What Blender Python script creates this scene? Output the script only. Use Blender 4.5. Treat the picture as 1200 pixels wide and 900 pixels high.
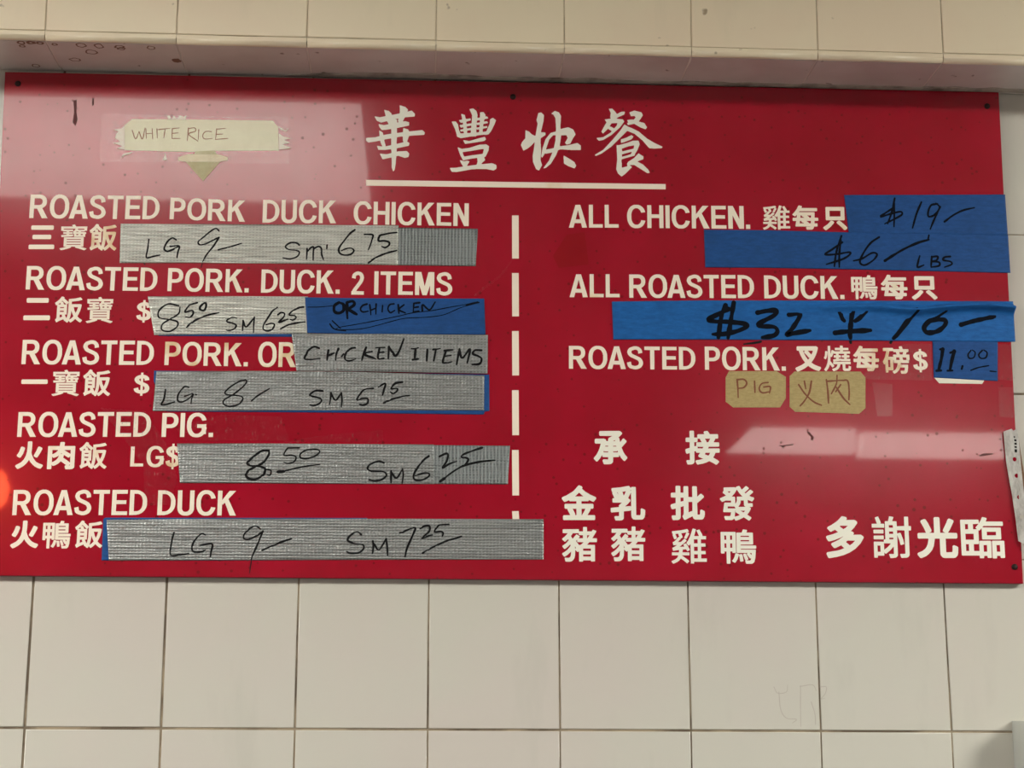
import bpy, bmesh, math, random
from mathutils import Vector, Matrix, noise

# ------------------------------------------------------------------ scene, camera, exposure
for o in list(bpy.data.objects):
    bpy.data.objects.remove(o)
SC = bpy.context.scene
COL = SC.collection
random.seed(7)

LAMP_STRENGTH = 5.3            # old tubes (the fixtures the board mirrors)
BRIGHT_LAMP = 50.0             # new tubes
SC.view_settings.view_transform = 'Standard'
SC.view_settings.look = 'None'
SC.view_settings.gamma = 1.0
SC.view_settings.use_curve_mapping = False
SC.view_settings.exposure = 0.22

cam_data = bpy.data.cameras.new('camera')
cam_data.sensor_width = 36.0
cam_data.lens = 1934.37 / 1200 * 36.0
cam_data.clip_start = 0.05
cam = bpy.data.objects.new('camera', cam_data)
COL.objects.link(cam)
CAM_R = Vector((0.99860293, -0.05263851, 0.00462256))
CAM_U = Vector((-0.01480136, -0.19466882, 0.98075734))
CAM_F = Vector((0.05072574, 0.97945558, 0.19517598))
mw = Matrix((CAM_R, CAM_U, -CAM_F)).transposed().to_4x4()
mw.translation = (0.44471, -1.91009, 1.54937)
cam.matrix_world = mw
SC.camera = cam

world = bpy.data.worlds.new('world')
SC.world = world
world.use_nodes = True
world.node_tree.nodes['Background'].inputs[0].default_value = (0.8, 0.85, 0.9, 1)
world.node_tree.nodes['Background'].inputs[1].default_value = 0.05

day = bpy.data.lights.new('added_front_fill', 'AREA')      # added frontal fill light, set in a made-up window behind the camera
day.shape = 'RECTANGLE'
day.size, day.size_y = 5.4, 1.7
day.energy = 12.0
day.color = (.93, .97, 1.0)
fill_o = bpy.data.objects.new('added_front_fill', day)
fill_o.location = (.7, -6.97, 1.15)
fill_o.rotation_euler = (math.radians(90), 0, 0)
COL.objects.link(fill_o)

# ------------------------------------------------------------------ material helpers
def mat(name, base=(.5, .5, .5), rough=.5, metal=0.0, **kw):
    m = bpy.data.materials.new(name)
    m.use_nodes = True
    p = m.node_tree.nodes['Principled BSDF']
    p.inputs['Base Color'].default_value = (*base, 1)
    p.inputs['Roughness'].default_value = rough
    p.inputs['Metallic'].default_value = metal
    for k, v in kw.items():
        p.inputs[k.replace('_', ' ')].default_value = v
    return m, m.node_tree, p

def N(t, kind, **kw):
    n = t.nodes.new(kind)
    for k, v in kw.items():
        if k in n.inputs:
            n.inputs[k].default_value = v
        else:
            setattr(n, k, v)
    return n

def ramp(t, src, stops):
    r = t.nodes.new('ShaderNodeValToRGB')
    e = r.color_ramp.elements
    while len(e) < len(stops):
        e.new(.5)
    for el, (p, c) in zip(e, stops):
        el.position = p
        el.color = c if len(c) == 4 else (*c, 1)
    t.links.new(src, r.inputs[0])
    return r.outputs[0]

def mixc(t, fac, a, b, mode='MIX'):
    n = t.nodes.new('ShaderNodeMix')
    n.data_type = 'RGBA'
    n.blend_type = mode
    for s, v in ((n.inputs[0], fac), (n.inputs[6], a), (n.inputs[7], b)):
        if hasattr(v, 'links'):
            t.links.new(v, s)
        elif isinstance(v, (int, float)):
            s.default_value = v
        else:
            s.default_value = (*v, 1)
    return n.outputs[2]

def mth(t, op, a, b=None, c=None):
    n = t.nodes.new('ShaderNodeMath')
    n.operation = op
    for s, v in zip(n.inputs, (a, b, c)):
        if v is None:
            continue
        if hasattr(v, 'links'):
            t.links.new(v, s)
        else:
            s.default_value = v
    return n.outputs[0]

def coords(t, scale=(1, 1, 1), out='Object'):
    tc = t.nodes.new('ShaderNodeTexCoord')
    mp = t.nodes.new('ShaderNodeMapping')
    mp.inputs['Scale'].default_value = scale
    t.links.new(tc.outputs[out], mp.inputs[0])
    return mp.outputs[0]

def noise_tex(t, vec, scale, detail=3, rough=.55):
    n = N(t, 'ShaderNodeTexNoise', Scale=scale, Detail=detail, Roughness=rough)
    t.links.new(vec, n.inputs['Vector'])
    return n.outputs['Fac']

def bump(t, p, height, strength=.3, dist=.001, sock='Normal'):
    b = N(t, 'ShaderNodeBump', Strength=strength, Distance=dist)
    t.links.new(height, b.inputs['Height'])
    t.links.new(b.outputs[0], p.inputs[sock])

M = {}

def tile_mat(name, base, tint, spots, spot_col, rough):
    m, t, p = mat(name, base, rough)
    v = coords(t)
    a = noise_tex(t, v, 5, 4)
    c = mixc(t, ramp(t, a, [(.42, (0, 0, 0)), (.62, (1, 1, 1))]), base, tint)
    vn = coords(t, (9, 9, 2.2))
    s = noise_tex(t, vn, 1.6, 5, .6)
    c = mixc(t, ramp(t, s, [(.60, (0, 0, 0)), (.72, (.35, .35, .35))]), c, tuple(x * .86 for x in base))
    sp = noise_tex(t, v, 55, 2, .5)
    c = mixc(t, ramp(t, sp, [(spots, (0, 0, 0)), (spots + .05, (.8, .8, .8))]), c, spot_col)
    t.links.new(c, p.inputs['Base Color'])
    bump(t, p, noise_tex(t, v, 14, 2), .12, .002)
    M[name] = m
    return m

tile_mat('wall_tile', (.60, .585, .52), (.61, .57, .52), .80, (.25, .2, .16), .16)
tile_mat('upper_tile', (.85, .75, .555), (.84, .71, .53), .735, (.25, .18, .1), .32)
tile_mat('soffit_tile', (.74, .69, .67), (.62, .55, .53), .70, (.14, .08, .05), .4)

def grout_mat(name, light, dark, cut):
    m, t, p = mat(name, dark, .9)
    c = mixc(t, ramp(t, noise_tex(t, coords(t), 16, 4), [(cut - .08, (0, 0, 0)), (cut + .08, (1, 1, 1))]), dark, light)
    t.links.new(c, p.inputs['Base Color'])
    M[name] = m
grout_mat('grout', (.36, .29, .20), (.15, .115, .08), .50)
grout_mat('grout_pale', (.66, .58, .44), (.34, .27, .18), .42)
grout_mat('grout_soffit', (.85, .78, .72), (.08, .05, .04), .33)

# red acrylic of the board: clear glossy top, a slight dirty haze, specks that break the gloss
m, t, p = mat('board_red', (.30, .006, .017), .34, Coat_Weight=1.0, Coat_Roughness=.03, Coat_IOR=1.36, Specular_IOR_Level=.42)
v = coords(t)
c = mixc(t, ramp(t, noise_tex(t, v, 9, 4), [(.35, (0, 0, 0)), (.7, (1, 1, 1))]), (.32, .0015, .014), (.39, .0025, .021))
vor = N(t, 'ShaderNodeTexVoronoi', Scale=85.0)
t.links.new(v, vor.inputs['Vector'])
sparse = noise_tex(t, v, 7, 2)
dots = mth(t, 'MULTIPLY', mth(t, 'LESS_THAN', vor.outputs['Distance'], mth(t, 'MULTIPLY', sparse, .26)), mth(t, 'GREATER_THAN', vor.outputs['Color'], .62))
c = mixc(t, dots, c, (.20, .004, .009))
t.links.new(c, p.inputs['Base Color'])
t.links.new(mth(t, 'SUBTRACT', 1.0, mth(t, 'MULTIPLY', dots, .9)), p.inputs['Coat Weight'])
t.links.new(mth(t, 'MULTIPLY_ADD', noise_tex(t, v, 30, 4), .09, .135), p.inputs['Roughness'])
bump(t, p, noise_tex(t, v, 3.0, 2), .02, .002, 'Coat Normal')
M['board_red'] = m
M['board_edge'] = mat('board_edge', (.12, .004, .01), .4)[0]

def vinyl(name, base, worn, cut):
    m, t, p = mat(name, base, .45)
    f = noise_tex(t, coords(t), 26, 3)
    t.links.new(mixc(t, ramp(t, f, [(cut, (0, 0, 0)), (cut + .12, (1, 1, 1))]), base, worn), p.inputs['Base Color'])
    M[name] = m
vinyl('vinyl_cream', (.93, .83, .70), (.86, .70, .50), .62)
vinyl('vinyl_worn', (.92, .81, .66), (.74, .54, .31), .50)
vinyl('vinyl_white', (.88, .86, .76), (.85, .80, .67), .66)

def duct(name, base, rough, crosswise, lengthwise):
    m, t, p = mat(name, base, rough, .7)
    tc = t.nodes.new('ShaderNodeTexCoord')
    sx = t.nodes.new('ShaderNodeSeparateXYZ')
    t.links.new(tc.outputs['UV'], sx.inputs[0])            # UV counted in centimetres of tape
    wob = mth(t, 'MULTIPLY_ADD', noise_tex(t, tc.outputs['UV'], 1.3, 2), .10, -.05)
    u = mth(t, 'ADD', sx.outputs[0], wob)
    w = mth(t, 'ADD', sx.outputs[1], wob)
    a = mth(t, 'MULTIPLY_ADD', mth(t, 'SINE', mth(t, 'MULTIPLY', u, 2 * math.pi / .40)), .5, .5)
    b = mth(t, 'MULTIPLY_ADD', mth(t, 'SINE', mth(t, 'MULTIPLY', w, 2 * math.pi / .33)), .5, .5)
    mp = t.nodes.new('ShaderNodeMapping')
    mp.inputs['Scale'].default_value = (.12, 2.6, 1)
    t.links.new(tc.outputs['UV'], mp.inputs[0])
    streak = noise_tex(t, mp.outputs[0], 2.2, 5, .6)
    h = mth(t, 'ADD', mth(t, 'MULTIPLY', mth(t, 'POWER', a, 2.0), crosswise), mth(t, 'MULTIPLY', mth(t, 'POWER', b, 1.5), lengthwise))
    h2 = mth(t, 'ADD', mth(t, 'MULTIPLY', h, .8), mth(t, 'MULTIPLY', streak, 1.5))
    col = mixc(t, ramp(t, h2, [(.5, (0, 0, 0)), (1.45, (1, 1, 1))]), tuple(x * .55 for x in base), tuple(min(1, x * 1.3) for x in base))  # streak highlights and the darker gaps between them put into the tape colour
    t.links.new(col, p.inputs['Base Color'])
    bump(t, p, h2, .5, .0010)
    M[name] = m
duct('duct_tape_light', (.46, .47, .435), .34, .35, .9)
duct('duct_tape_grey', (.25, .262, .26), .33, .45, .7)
duct('duct_tape_dark', (.165, .182, .185), .36, 1.0, .25)

def crepe(name, base):
    m, t, p = mat(name, base, .62, Specular_IOR_Level=.22)
    f = noise_tex(t, coords(t, (18, 60, 60)), 4, 4, .7)
    g = noise_tex(t, coords(t), 30, 3)
    c = mixc(t, ramp(t, f, [(.35, (0, 0, 0)), (.7, (1, 1, 1))]), tuple(x * .8 for x in base), tuple(x * 1.15 for x in base))
    c = mixc(t, ramp(t, g, [(.5, (0, 0, 0)), (.75, (.6, .6, .6))]), c, tuple(x * .7 for x in base))
    t.links.new(c, p.inputs['Base Color'])
    bump(t, p, f, .5, .0006)
    M[name] = m
crepe('blue_tape', (.012, .076, .265))
crepe('blue_tape_bright', (.010, .120, .40))

def paper(name, base, dark, scale=(20, 60, 60)):
    m, t, p = mat(name, base, .42)
    f = noise_tex(t, coords(t, scale), 5, 4, .7)
    t.links.new(mixc(t, ramp(t, f, [(.35, (0, 0, 0)), (.75, (1, 1, 1))]), base, dark), p.inputs['Base Color'])
    bump(t, p, f, .3, .0005)
    M[name] = m
paper('cream_paper', (.84, .81, .60), (.77, .73, .52), (12, 12, 12))
paper('arrow_paper', (.55, .50, .30), (.44, .38, .2), (16, 16, 16))
paper('fold_paper', (.80, .72, .52), (.66, .55, .36), (16, 16, 16))
paper('kraft_label', (.48, .37, .16), (.34, .25, .095), (30, 90, 90))
paper('white_slip', (.82, .80, .70), (.76, .73, .62))
paper('torn_white', (.95, .90, .80), (.86, .74, .62), (60, 60, 60))
M['ink'] = mat('marker_ink', (.008, .008, .009), .6, Specular_IOR_Level=.1)[0]
M['ink_soft'] = mat('marker_ink_soaked', (.003, .005, .010), .7, Specular_IOR_Level=.08)[0]
M['ink_brown'] = mat('brown_pen_ink', (.20, .055, .02), .6)[0]
M['ink_faded'] = mat('faded_pen_ink', (.34, .16, .08), .6)[0]
M['ink_ghost'] = mat('wiped_pen_marks', (.46, .42, .37), .4)[0]
M['screw'] = mat('dark_screw', (.025, .008, .008), .45, .6)[0]
M['grease'] = mat('dried_grease', (.10, .008, .010), .5)[0]
M['residue'] = mat('tape_residue', (.29, .002, .009), .2)[0]
M['brown_stain'] = mat('brown_stain', (.22, .125, .08), .6)[0]
m, t, p = mat('caulk', (.30, .26, .22), .8)
t.links.new(ramp(t, noise_tex(t, coords(t), 25, 4), [(.30, (.10, .075, .06)), (.52, (.42, .37, .33))]), p.inputs['Base Color'])
M['caulk'] = m

m, t, p = mat('punched_plastic', (.58, .57, .54), .28)
f = noise_tex(t, coords(t, (40, 40, 14)), 3, 5, .7)
t.links.new(ramp(t, f, [(.3, (.32, .30, .28)), (.6, (.66, .65, .62))]), p.inputs['Base Color'])
bump(t, p, f, .6, .002)
M['punched_plastic'] = m
M['brown_card'] = mat('brown_card', (.20, .10, .05), .7)[0]
M['cloudy_plastic'] = mat('cloudy_plastic', (.80, .82, .78), .18, Transmission_Weight=.45, IOR=1.4)[0]
M['acrylic'] = mat('clear_acrylic', (.93, .95, .93), .08, Transmission_Weight=.92, IOR=1.45)[0]

def clear(name, strength, scuff):
    m = bpy.data.materials.new(name)
    m.use_nodes = True
    t = m.node_tree
    t.nodes.remove(t.nodes['Principled BSDF'])
    out = t.nodes['Material Output']
    tr = N(t, 'ShaderNodeBsdfTransparent')
    gl = N(t, 'ShaderNodeBsdfGlossy', Roughness=.16)
    df = N(t, 'ShaderNodeBsdfDiffuse')
    df.inputs['Color'].default_value = (.8, .68, .6, 1)
    s1 = N(t, 'ShaderNodeMixShader')
    s1.inputs[0].default_value = strength
    t.links.new(tr.outputs[0], s1.inputs[1]); t.links.new(gl.outputs[0], s1.inputs[2])
    s2 = N(t, 'ShaderNodeMixShader')
    f = noise_tex(t, coords(t, (70, 70, 25)), 6, 5, .75)
    t.links.new(ramp(t, f, [(.58, (.0, .0, .0)), (.74, (scuff, scuff, scuff))]), s2.inputs[0])
    t.links.new(s1.outputs[0], s2.inputs[1]); t.links.new(df.outputs[0], s2.inputs[2])
    t.links.new(s2.outputs[0], out.inputs[0])
    M[name] = m
clear('clear_tape', .006, .10)
clear('clear_tape_scuffed', .02, .30)

M['plaster'] = mat('painted_plaster', (.37, .37, .35), .7)[0]
M['ceiling_board'] = mat('ceiling_board', (.42, .42, .40), .8)[0]
M['floor_tile'] = mat('quarry_floor', (.12, .105, .095), .5)[0]
M['white_metal'] = mat('white_enamel', (.75, .75, .73), .4)[0]
M['black_metal'] = mat('black_metal', (.03, .03, .03), .45, .7)[0]

def lamp_mat(name, colour, strength):
    m, t, p = mat(name, (.8, .8, .8), .4)
    p.inputs['Emission Color'].default_value = (*colour, 1)
    p.inputs['Emission Strength'].default_value = strength
    M[name] = m
lamp_mat('lamp_diffuser', (.99, .97, .88), LAMP_STRENGTH)
lamp_mat('lamp_diffuser_bright', (.99, .97, .88), BRIGHT_LAMP)
lamp_mat('lamp_diffuser_hanging', (.99, .97, .88), 7.8)
lamp_mat('heat_bulb', (1.0, .12, .03), 34.0)

# ------------------------------------------------------------------ object helpers
FRONT = -.009            # front face of the board (the wall is y = 0); millimetres u, v run along it
def V(u, v, d=0.0):
    return Vector((u / 1000, FRONT - d / 1000, 1.53 + v / 1000))

def dec(s):
    """polylines kept as tenths of a millimetre, first point absolute, then steps"""
    out = []
    for part in s.split('|'):
        q = [int(x) for x in part.split()]
        x = y = 0
        L = []
        for i in range(0, len(q), 2):
            x += q[i]; y += q[i + 1]
            L.append((x / 10, y / 10))
        out.append(L)
    return out

def link_mesh(name, me, parent=None, mats=()):
    for mm in mats:
        me.materials.append(mm)
    if parent is None:
        xs = [v.co for v in me.vertices]
        c = Vector(((min(v.x for v in xs) + max(v.x for v in xs)) / 2, (min(v.y for v in xs) + max(v.y for v in xs)) / 2, min(v.z for v in xs)))
        me.transform(Matrix.Translation(-c))
        o = bpy.data.objects.new(name, me)
        o.location = c
    else:
        me.transform(Matrix.Translation(-ROOT_LOC[parent.name]))
        o = bpy.data.objects.new(name, me)
        o.parent = parent
    COL.objects.link(o)
    ROOT_LOC[o.name] = o.location.copy() if parent is None else ROOT_LOC[parent.name]
    return o
ROOT_LOC = {}

def empty(name, loc):
    o = bpy.data.objects.new(name, None)
    o.empty_display_size = .05
    o.location = loc
    COL.objects.link(o)
    ROOT_LOC[o.name] = Vector(loc)
    return o

def tag(o, label, cat, group=None):
    o['label'] = label
    o['category'] = cat
    if group:
        o['group'] = group
    return o

def structure(o):
    o['kind'] = 'structure'
    return o

def bm_obj(name, bm, parent=None, *mats, smooth=False):
    bmesh.ops.recalc_face_normals(bm, faces=bm.faces)
    me = bpy.data.meshes.new(name)
    bm.to_mesh(me)
    bm.free()
    if smooth:
        for p_ in me.polygons:
            p_.use_smooth = True
    return link_mesh(name, me, parent, mats)

def box(bm, x0, x1, y0, y1, z0, z1, mi=0):
    vs = [bm.verts.new((x, y, z)) for x in (x0, x1) for y in (y0, y1) for z in (z0, z1)]
    for f in ((0, 1, 3, 2), (4, 6, 7, 5), (0, 4, 5, 1), (2, 3, 7, 6), (0, 2, 6, 4), (1, 5, 7, 3)):
        bm.faces.new([vs[i] for i in f]).material_index = mi
    return vs

def flat_mesh(name, loops, d0, thick, bevel=0.0):
    """outline(s) in board millimetres, holes allowed, filled and given thickness; d0 = how far its back is off the board"""
    cu = bpy.data.curves.new(name, 'CURVE')
    cu.dimensions = '2D'
    cu.fill_mode = 'BOTH'
    cu.extrude = thick / 2000
    for L in loops:
        sp = cu.splines.new('POLY')
        sp.points.add(len(L) - 1)
        for pt, (x, y) in zip(sp.points, L):
            pt.co = (x / 1000, y / 1000, 0, 1)
        sp.use_cyclic_u = True
    tmp = bpy.data.objects.new(name, cu)
    COL.objects.link(tmp)
    bpy.context.view_layer.update()
    me = bpy.data.meshes.new_from_object(tmp.evaluated_get(bpy.context.evaluated_depsgraph_get()))
    bpy.data.objects.remove(tmp)
    bpy.data.curves.remove(cu)
    me.name = name
    me.materials.clear()
    yc = FRONT - (d0 + thick / 2) / 1000
    for v in me.vertices:
        x, y, z = v.co
        v.co = (x, yc - z, 1.53 + y)
    return me

def flat(name, loops, d0, thick, material, parent=None):
    return link_mesh(name, flat_mesh(name, loops, d0, thick), parent, (material,))

def resample(L, step):
    out = [L[0]]
    for (x0, y0), (x1, y1) in zip(L, L[1:]):
        n = max(1, int(math.hypot(x1 - x0, y1 - y0) / step))
        for i in range(1, n + 1):
            out.append((x0 + (x1 - x0) * i / n, y0 + (y1 - y0) * i / n))
    return out

def smooth_line(P):
    if len(P) < 3:
        return P
    Q = [Vector(p) for p in P]
    E = [2 * Q[0] - Q[1]] + Q + [2 * Q[-1] - Q[-2]]
    out = []
    for i in range(1, len(E) - 2):
        a, b, c, d = E[i - 1:i + 3]
        for k in range(6):
            t_ = k / 6
            out.append(.5 * ((2 * b) + (c - a) * t_ + (2 * a - 5 * b + 4 * c - d) * t_ ** 2 + (3 * b - a - 3 * c + d) * t_ ** 3))
    out.append(Q[-1])
    return [(p.x, p.y) for p in out]

def ink_mesh(name, strokes, material, parent, height):
    """pen strokes as ribbons of ink lying on a surface whose height above the board is height(u, v)"""
    bm = bmesh.new()
    for si, (w, P) in enumerate(strokes):
        Q = resample(smooth_line(P), .9)
        n = len(Q)
        rows = []
        for i, (x, y) in enumerate(Q):
            a, b = Q[max(0, i - 1)], Q[min(n - 1, i + 1)]
            tx, ty = b[0] - a[0], b[1] - a[1]
            l = math.hypot(tx, ty) or 1
            ww = w / 2 * (.86 + .28 * noise.noise((x * .12, y * .12, w)))
            if n > 8:
                ww *= min(1.0, .72 + (n - 1 - i) * .05)
            nx, ny = -ty / l * ww, tx / l * ww
            hh = height(x, y) + .07 + si * .0015
            rows.append([bm.verts.new(V(x + nx * k, y + ny * k, hh)) for k in (1, 0, -1)])
        for r0, r1 in zip(rows, rows[1:]):
            bm.faces.new((r0[0], r0[1], r1[1], r1[0]))
            bm.faces.new((r0[1], r0[2], r1[2], r1[1]))
        for end, i, sgn in ((rows[0], 0, -1), (rows[-1], n - 1, 1)):     # round ends
            x, y = Q[i]
            vtop = end[0].co
            r = Vector(((end[0].co.x - end[1].co.x) * 1000, (end[0].co.z - end[1].co.z) * 1000))
            ring = [end[0] if sgn > 0 else end[2]]
            for k in range(1, 5):
                an = -math.pi * k / 5 * sgn * (1 if sgn > 0 else 1)
                rr = r if sgn > 0 else -r
                an = -math.pi * k / 5
                ca, sa = math.cos(an), math.sin(an)
                ring.append(bm.verts.new(V(x + rr.x * ca - rr.y * sa, y + rr.x * sa + rr.y * ca, height(x, y) + .07 + si * .0015)))
            ring.append(end[2] if sgn > 0 else end[0])
            for a, b in zip(ring, ring[1:]):
                bm.faces.new((end[1], a, b))
    me = bpy.data.meshes.new(name)
    bm.to_mesh(me)
    bm.free()
    return link_mesh(name, me, parent, (material,))

def handwriting(strokes, material, parent, height, gap=7.0):
    """marker strokes grouped into the separate words and figures they spell"""
    items = sorted(strokes, key=lambda q: min(p_[0] for p_ in q[1]))
    groups, right = [], None
    for w, P in items:
        x0, x1 = min(p_[0] for p_ in P), max(p_[0] for p_ in P)
        if right is None or x0 - right > gap:
            groups.append([])
            right = x1
        groups[-1].append((w * 1.6, P))
        right = max(right, x1)
    for g in groups:
        ink_mesh('handwriting', g, material, parent, height)

def at(L, s):
    """point at fraction s of a polyline, by length"""
    seg = [math.hypot(b[0] - a[0], b[1] - a[1]) for a, b in zip(L, L[1:])]
    tot = sum(seg) * s
    for (a, b), l in zip(zip(L, L[1:]), seg):
        if tot <= l or (a, b) == (L[-2], L[-1]):
            k = min(1, tot / l) if l else 0
            return (a[0] + (b[0] - a[0]) * k, a[1] + (b[1] - a[1]) * k)
        tot -= l

def tape(name, top, bot, d0, material, wave, step=2.0, rows=26, thick=.25):
    """a strip stuck on the board: top and bottom edge in board millimetres, wave(u, v, s, k) = how far it lifts"""
    nx = max(6, int(math.hypot(top[-1][0] - top[0][0], top[-1][1] - top[0][1]) / step))
    bm = bmesh.new()
    uvl = bm.loops.layers.uv.new('UVMap')
    grid, uvs = [], {}
    for j in range(rows + 1):
        k = j / rows
        row = []
        for i in range(nx + 1):
            s = i / nx
            a, b = at(top, s), at(bot, s)
            u, v_ = a[0] + (b[0] - a[0]) * k, a[1] + (b[1] - a[1]) * k
            vert = bm.verts.new(V(u, v_, d0 + thick + wave(u, v_, s, k)))
            uvs[vert] = (u / 10, v_ / 10)
            row.append(vert)
        grid.append(row)
    for r0, r1 in zip(grid, grid[1:]):
        for a, b, c_, d in zip(r0, r0[1:], r1[1:], r1):
            f = bm.faces.new((a, d, c_, b))
            f.smooth = True
    rim = grid[0] + [r[-1] for r in grid[1:]] + grid[-1][-2::-1] + [r[0] for r in grid[-2:0:-1]]
    low = []
    for vert in rim:
        q = bm.verts.new((vert.co.x, FRONT - d0 / 1000, vert.co.z))
        uvs[q] = uvs[vert]
        low.append(q)
    n = len(rim)
    for i in range(n):
        bm.faces.new((rim[i], rim[(i + 1) % n], low[(i + 1) % n], low[i]))
    for f in bm.faces:
        for lp in f.loops:
            lp[uvl].uv = uvs[lp.vert]
    me = bpy.data.meshes.new(name)
    bm.to_mesh(me)
    bm.free()
    return link_mesh(name, me, None, (material,))

# ------------------------------------------------------------------ the room
ROOM = (-3.2, 4.6, -7.0, 2.72)          # x0, x1, far wall y, ceiling z
def slab(name, x0, x1, y0, y1, z0, z1, m):
    bm = bmesh.new()
    box(bm, x0, x1, y0, y1, z0, z1)
    return structure(bm_obj(name, bm, None, m))
slab('floor', ROOM[0], ROOM[1], ROOM[2], .1, -.1, 0, M['floor_tile'])
slab('ceiling', ROOM[0], ROOM[1], ROOM[2], .1, ROOM[3], ROOM[3] + .1, M['ceiling_board'])
slab('wall_left', ROOM[0] - .1, ROOM[0], ROOM[2], .1, 0, ROOM[3], M['plaster'])
slab('wall_right', ROOM[1], ROOM[1] + .1, ROOM[2], .1, 0, ROOM[3], M['plaster'])
bm = bmesh.new()                                           # wall opposite the board, with an unseen window added around the fill light
WX0, WX1, WZ0, WZ1 = -2.05, 3.45, .28, 2.02
for a in ((ROOM[0], WX0, 0, ROOM[3]), (WX1, ROOM[1], 0, ROOM[3]), (WX0, WX1, 0, WZ0), (WX0, WX1, WZ1, ROOM[3])):
    box(bm, a[0], a[1], ROOM[2] - .1, ROOM[2], a[2], a[3])
structure(bm_obj('wall_front', bm, None, M['plaster']))
bm = bmesh.new()
for a in ((WX0, WX1, WZ0, WZ0 + .05), (WX0, WX1, WZ1 - .05, WZ1), (WX0, WX0 + .05, WZ0 + .05, WZ1 - .05), (WX1 - .05, WX1, WZ0 + .05, WZ1 - .05)):
    box(bm, a[0], a[1], ROOM[2] - .08, ROOM[2] - .02, a[2], a[3])
WIN = structure(bm_obj('added_window_1', bm, None, M['white_metal']))
bm = bmesh.new()
box(bm, WX0 + .05, WX1 - .05, ROOM[2] - .055, ROOM[2] - .045, WZ0 + .05, WZ1 - .05)
bm_obj('pane', bm, WIN, M['acrylic'])

def tile_quad(bm, q, inset, bev, depth, axes, seed):
    """one glazed tile: corner points q (counter-clockwise), bevelled rim, face slightly uneven"""
    c = sum(q, Vector()) / 4
    nrm = axes
    rnd_ = random.Random(seed)
    tilt = [rnd_.uniform(-.00012, .00012) for _ in range(4)]
    def ring(ins, off, tl=0):
        out = []
        for i, pnt in enumerate(q):
            e1 = (q[(i + 1) % 4] - pnt).normalized()
            e2 = (q[i - 1] - pnt).normalized()
            out.append(bm.verts.new(pnt + (e1 + e2) * ins + nrm * (off + (tilt[i] if tl else 0))))
        return out
    a = ring(inset, -depth)
    b = ring(inset, -bev * .6)
    d = ring(inset + bev, 0, 1)
    for r0, r1 in ((a, b), (b, d)):
        for i in range(4):
            f = bm.faces.new((r0[i], r0[(i + 1) % 4], r1[(i + 1) % 4], r1[i]))
            f.smooth = r0 is b
    bm.faces.new(d)

# back wall: 150 x 200 glazed tiles, joints a little uneven
VJ = [(-0.03, -0.13), (150.44, 151.22), (300.10, 300.51), (448.98, 450.05), (598.93, 600.33), (748.91, 750.06), (898.88, 899.78), (1050.21, 1051.85)]      # measured joint positions (mm) at the board's lower edge and one course lower
JOINT_HALF = {0: .0017, 1: .0013, 2: .0010, 3: .0009, 4: .0009, 5: .0009, 6: .0009, 7: .0009}
def joint_x(i, z):
    if 0 <= i < 8:
        a, b = VJ[i]
        k = (170 - (z - 1.53) * 1000) / 170
        k = min(max(k, -1), 1.6)
        return (a + (b - a) * k) / 1000
    return i * .15
ROWH = .1985
bm = bmesh.new()
box(bm, ROOM[0], ROOM[1], .0012, .1, 0, ROOM[3], 1)
for r in range(-7, 4):
    for i in range(-20, 29):
        x_lo, x_hi = i, i + 1
        z0, z1 = 1.53 + r * ROWH, 1.53 + (r + 1) * ROWH
        if z1 > 2.32:
            z1 = 2.32
        jl = math.sin(i * 12.9 + r * 78.2) * .0004
        q = [Vector((joint_x(i, z0), 0, z0 + jl)), Vector((joint_x(i + 1, z0), 0, z0 + jl)), Vector((joint_x(i + 1, z1), 0, z1 + jl)), Vector((joint_x(i, z1), 0, z1 + jl))]
        ins = (JOINT_HALF.get(i, .001) + JOINT_HALF.get(i + 1, .001)) / 2
        tile_quad(bm, q, ins, .0008, .0012, Vector((0, -1, 0)), i * 31 + r)
structure(bm_obj('wall_back', bm, None, M['wall_tile'], M['grout']))
WALL = bpy.data.objects['wall_back']
me_scr = ink_mesh('wiped_scribble', [(1.1, L) for L in dec('8466 496 42 -70 101 14 17 79|8523 440 15 -196 63 -98 115 -14 -45 -42|8776 512 -7 -239 -4 -224|8770 503 145 18 42 -65|8895 329 39 -140 2 -117|9002 499 72 0 -11 -71 -51 -64 43 8')], M['ink_ghost'], WALL, lambda u, v: -9.0 + .12)

# bulkhead above the board: tiled front, rounded edge tile, tiled underside
DEP, ZT, ZU = .09835, 1.53 + .7872, 1.53 + .7768
bm = bmesh.new()
box(bm, ROOM[0], ROOM[1], -DEP + .0012, -.002, ZT - .004, ROOM[3], 1)
for r in range(2):
    for i in range(-20, 30):
        z0, z1 = ZT + r * ROWH, ZT + (r + 1) * ROWH
        x0 = i * .15 - .002
        dz = math.sin(i * 3.7) * .0003
        q = [Vector((x0, -DEP, z0 + dz)), Vector((x0 + .15, -DEP, z0 + dz)), Vector((x0 + .15, -DEP, z1 + dz)), Vector((x0, -DEP, z1 + dz))]
        tile_quad(bm, q, .0007, .0007, .0012, Vector((0, -1, 0)), i * 17 + r)
structure(bm_obj('wall_upper', bm, None, M['upper_tile'], M['grout_pale']))

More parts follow.
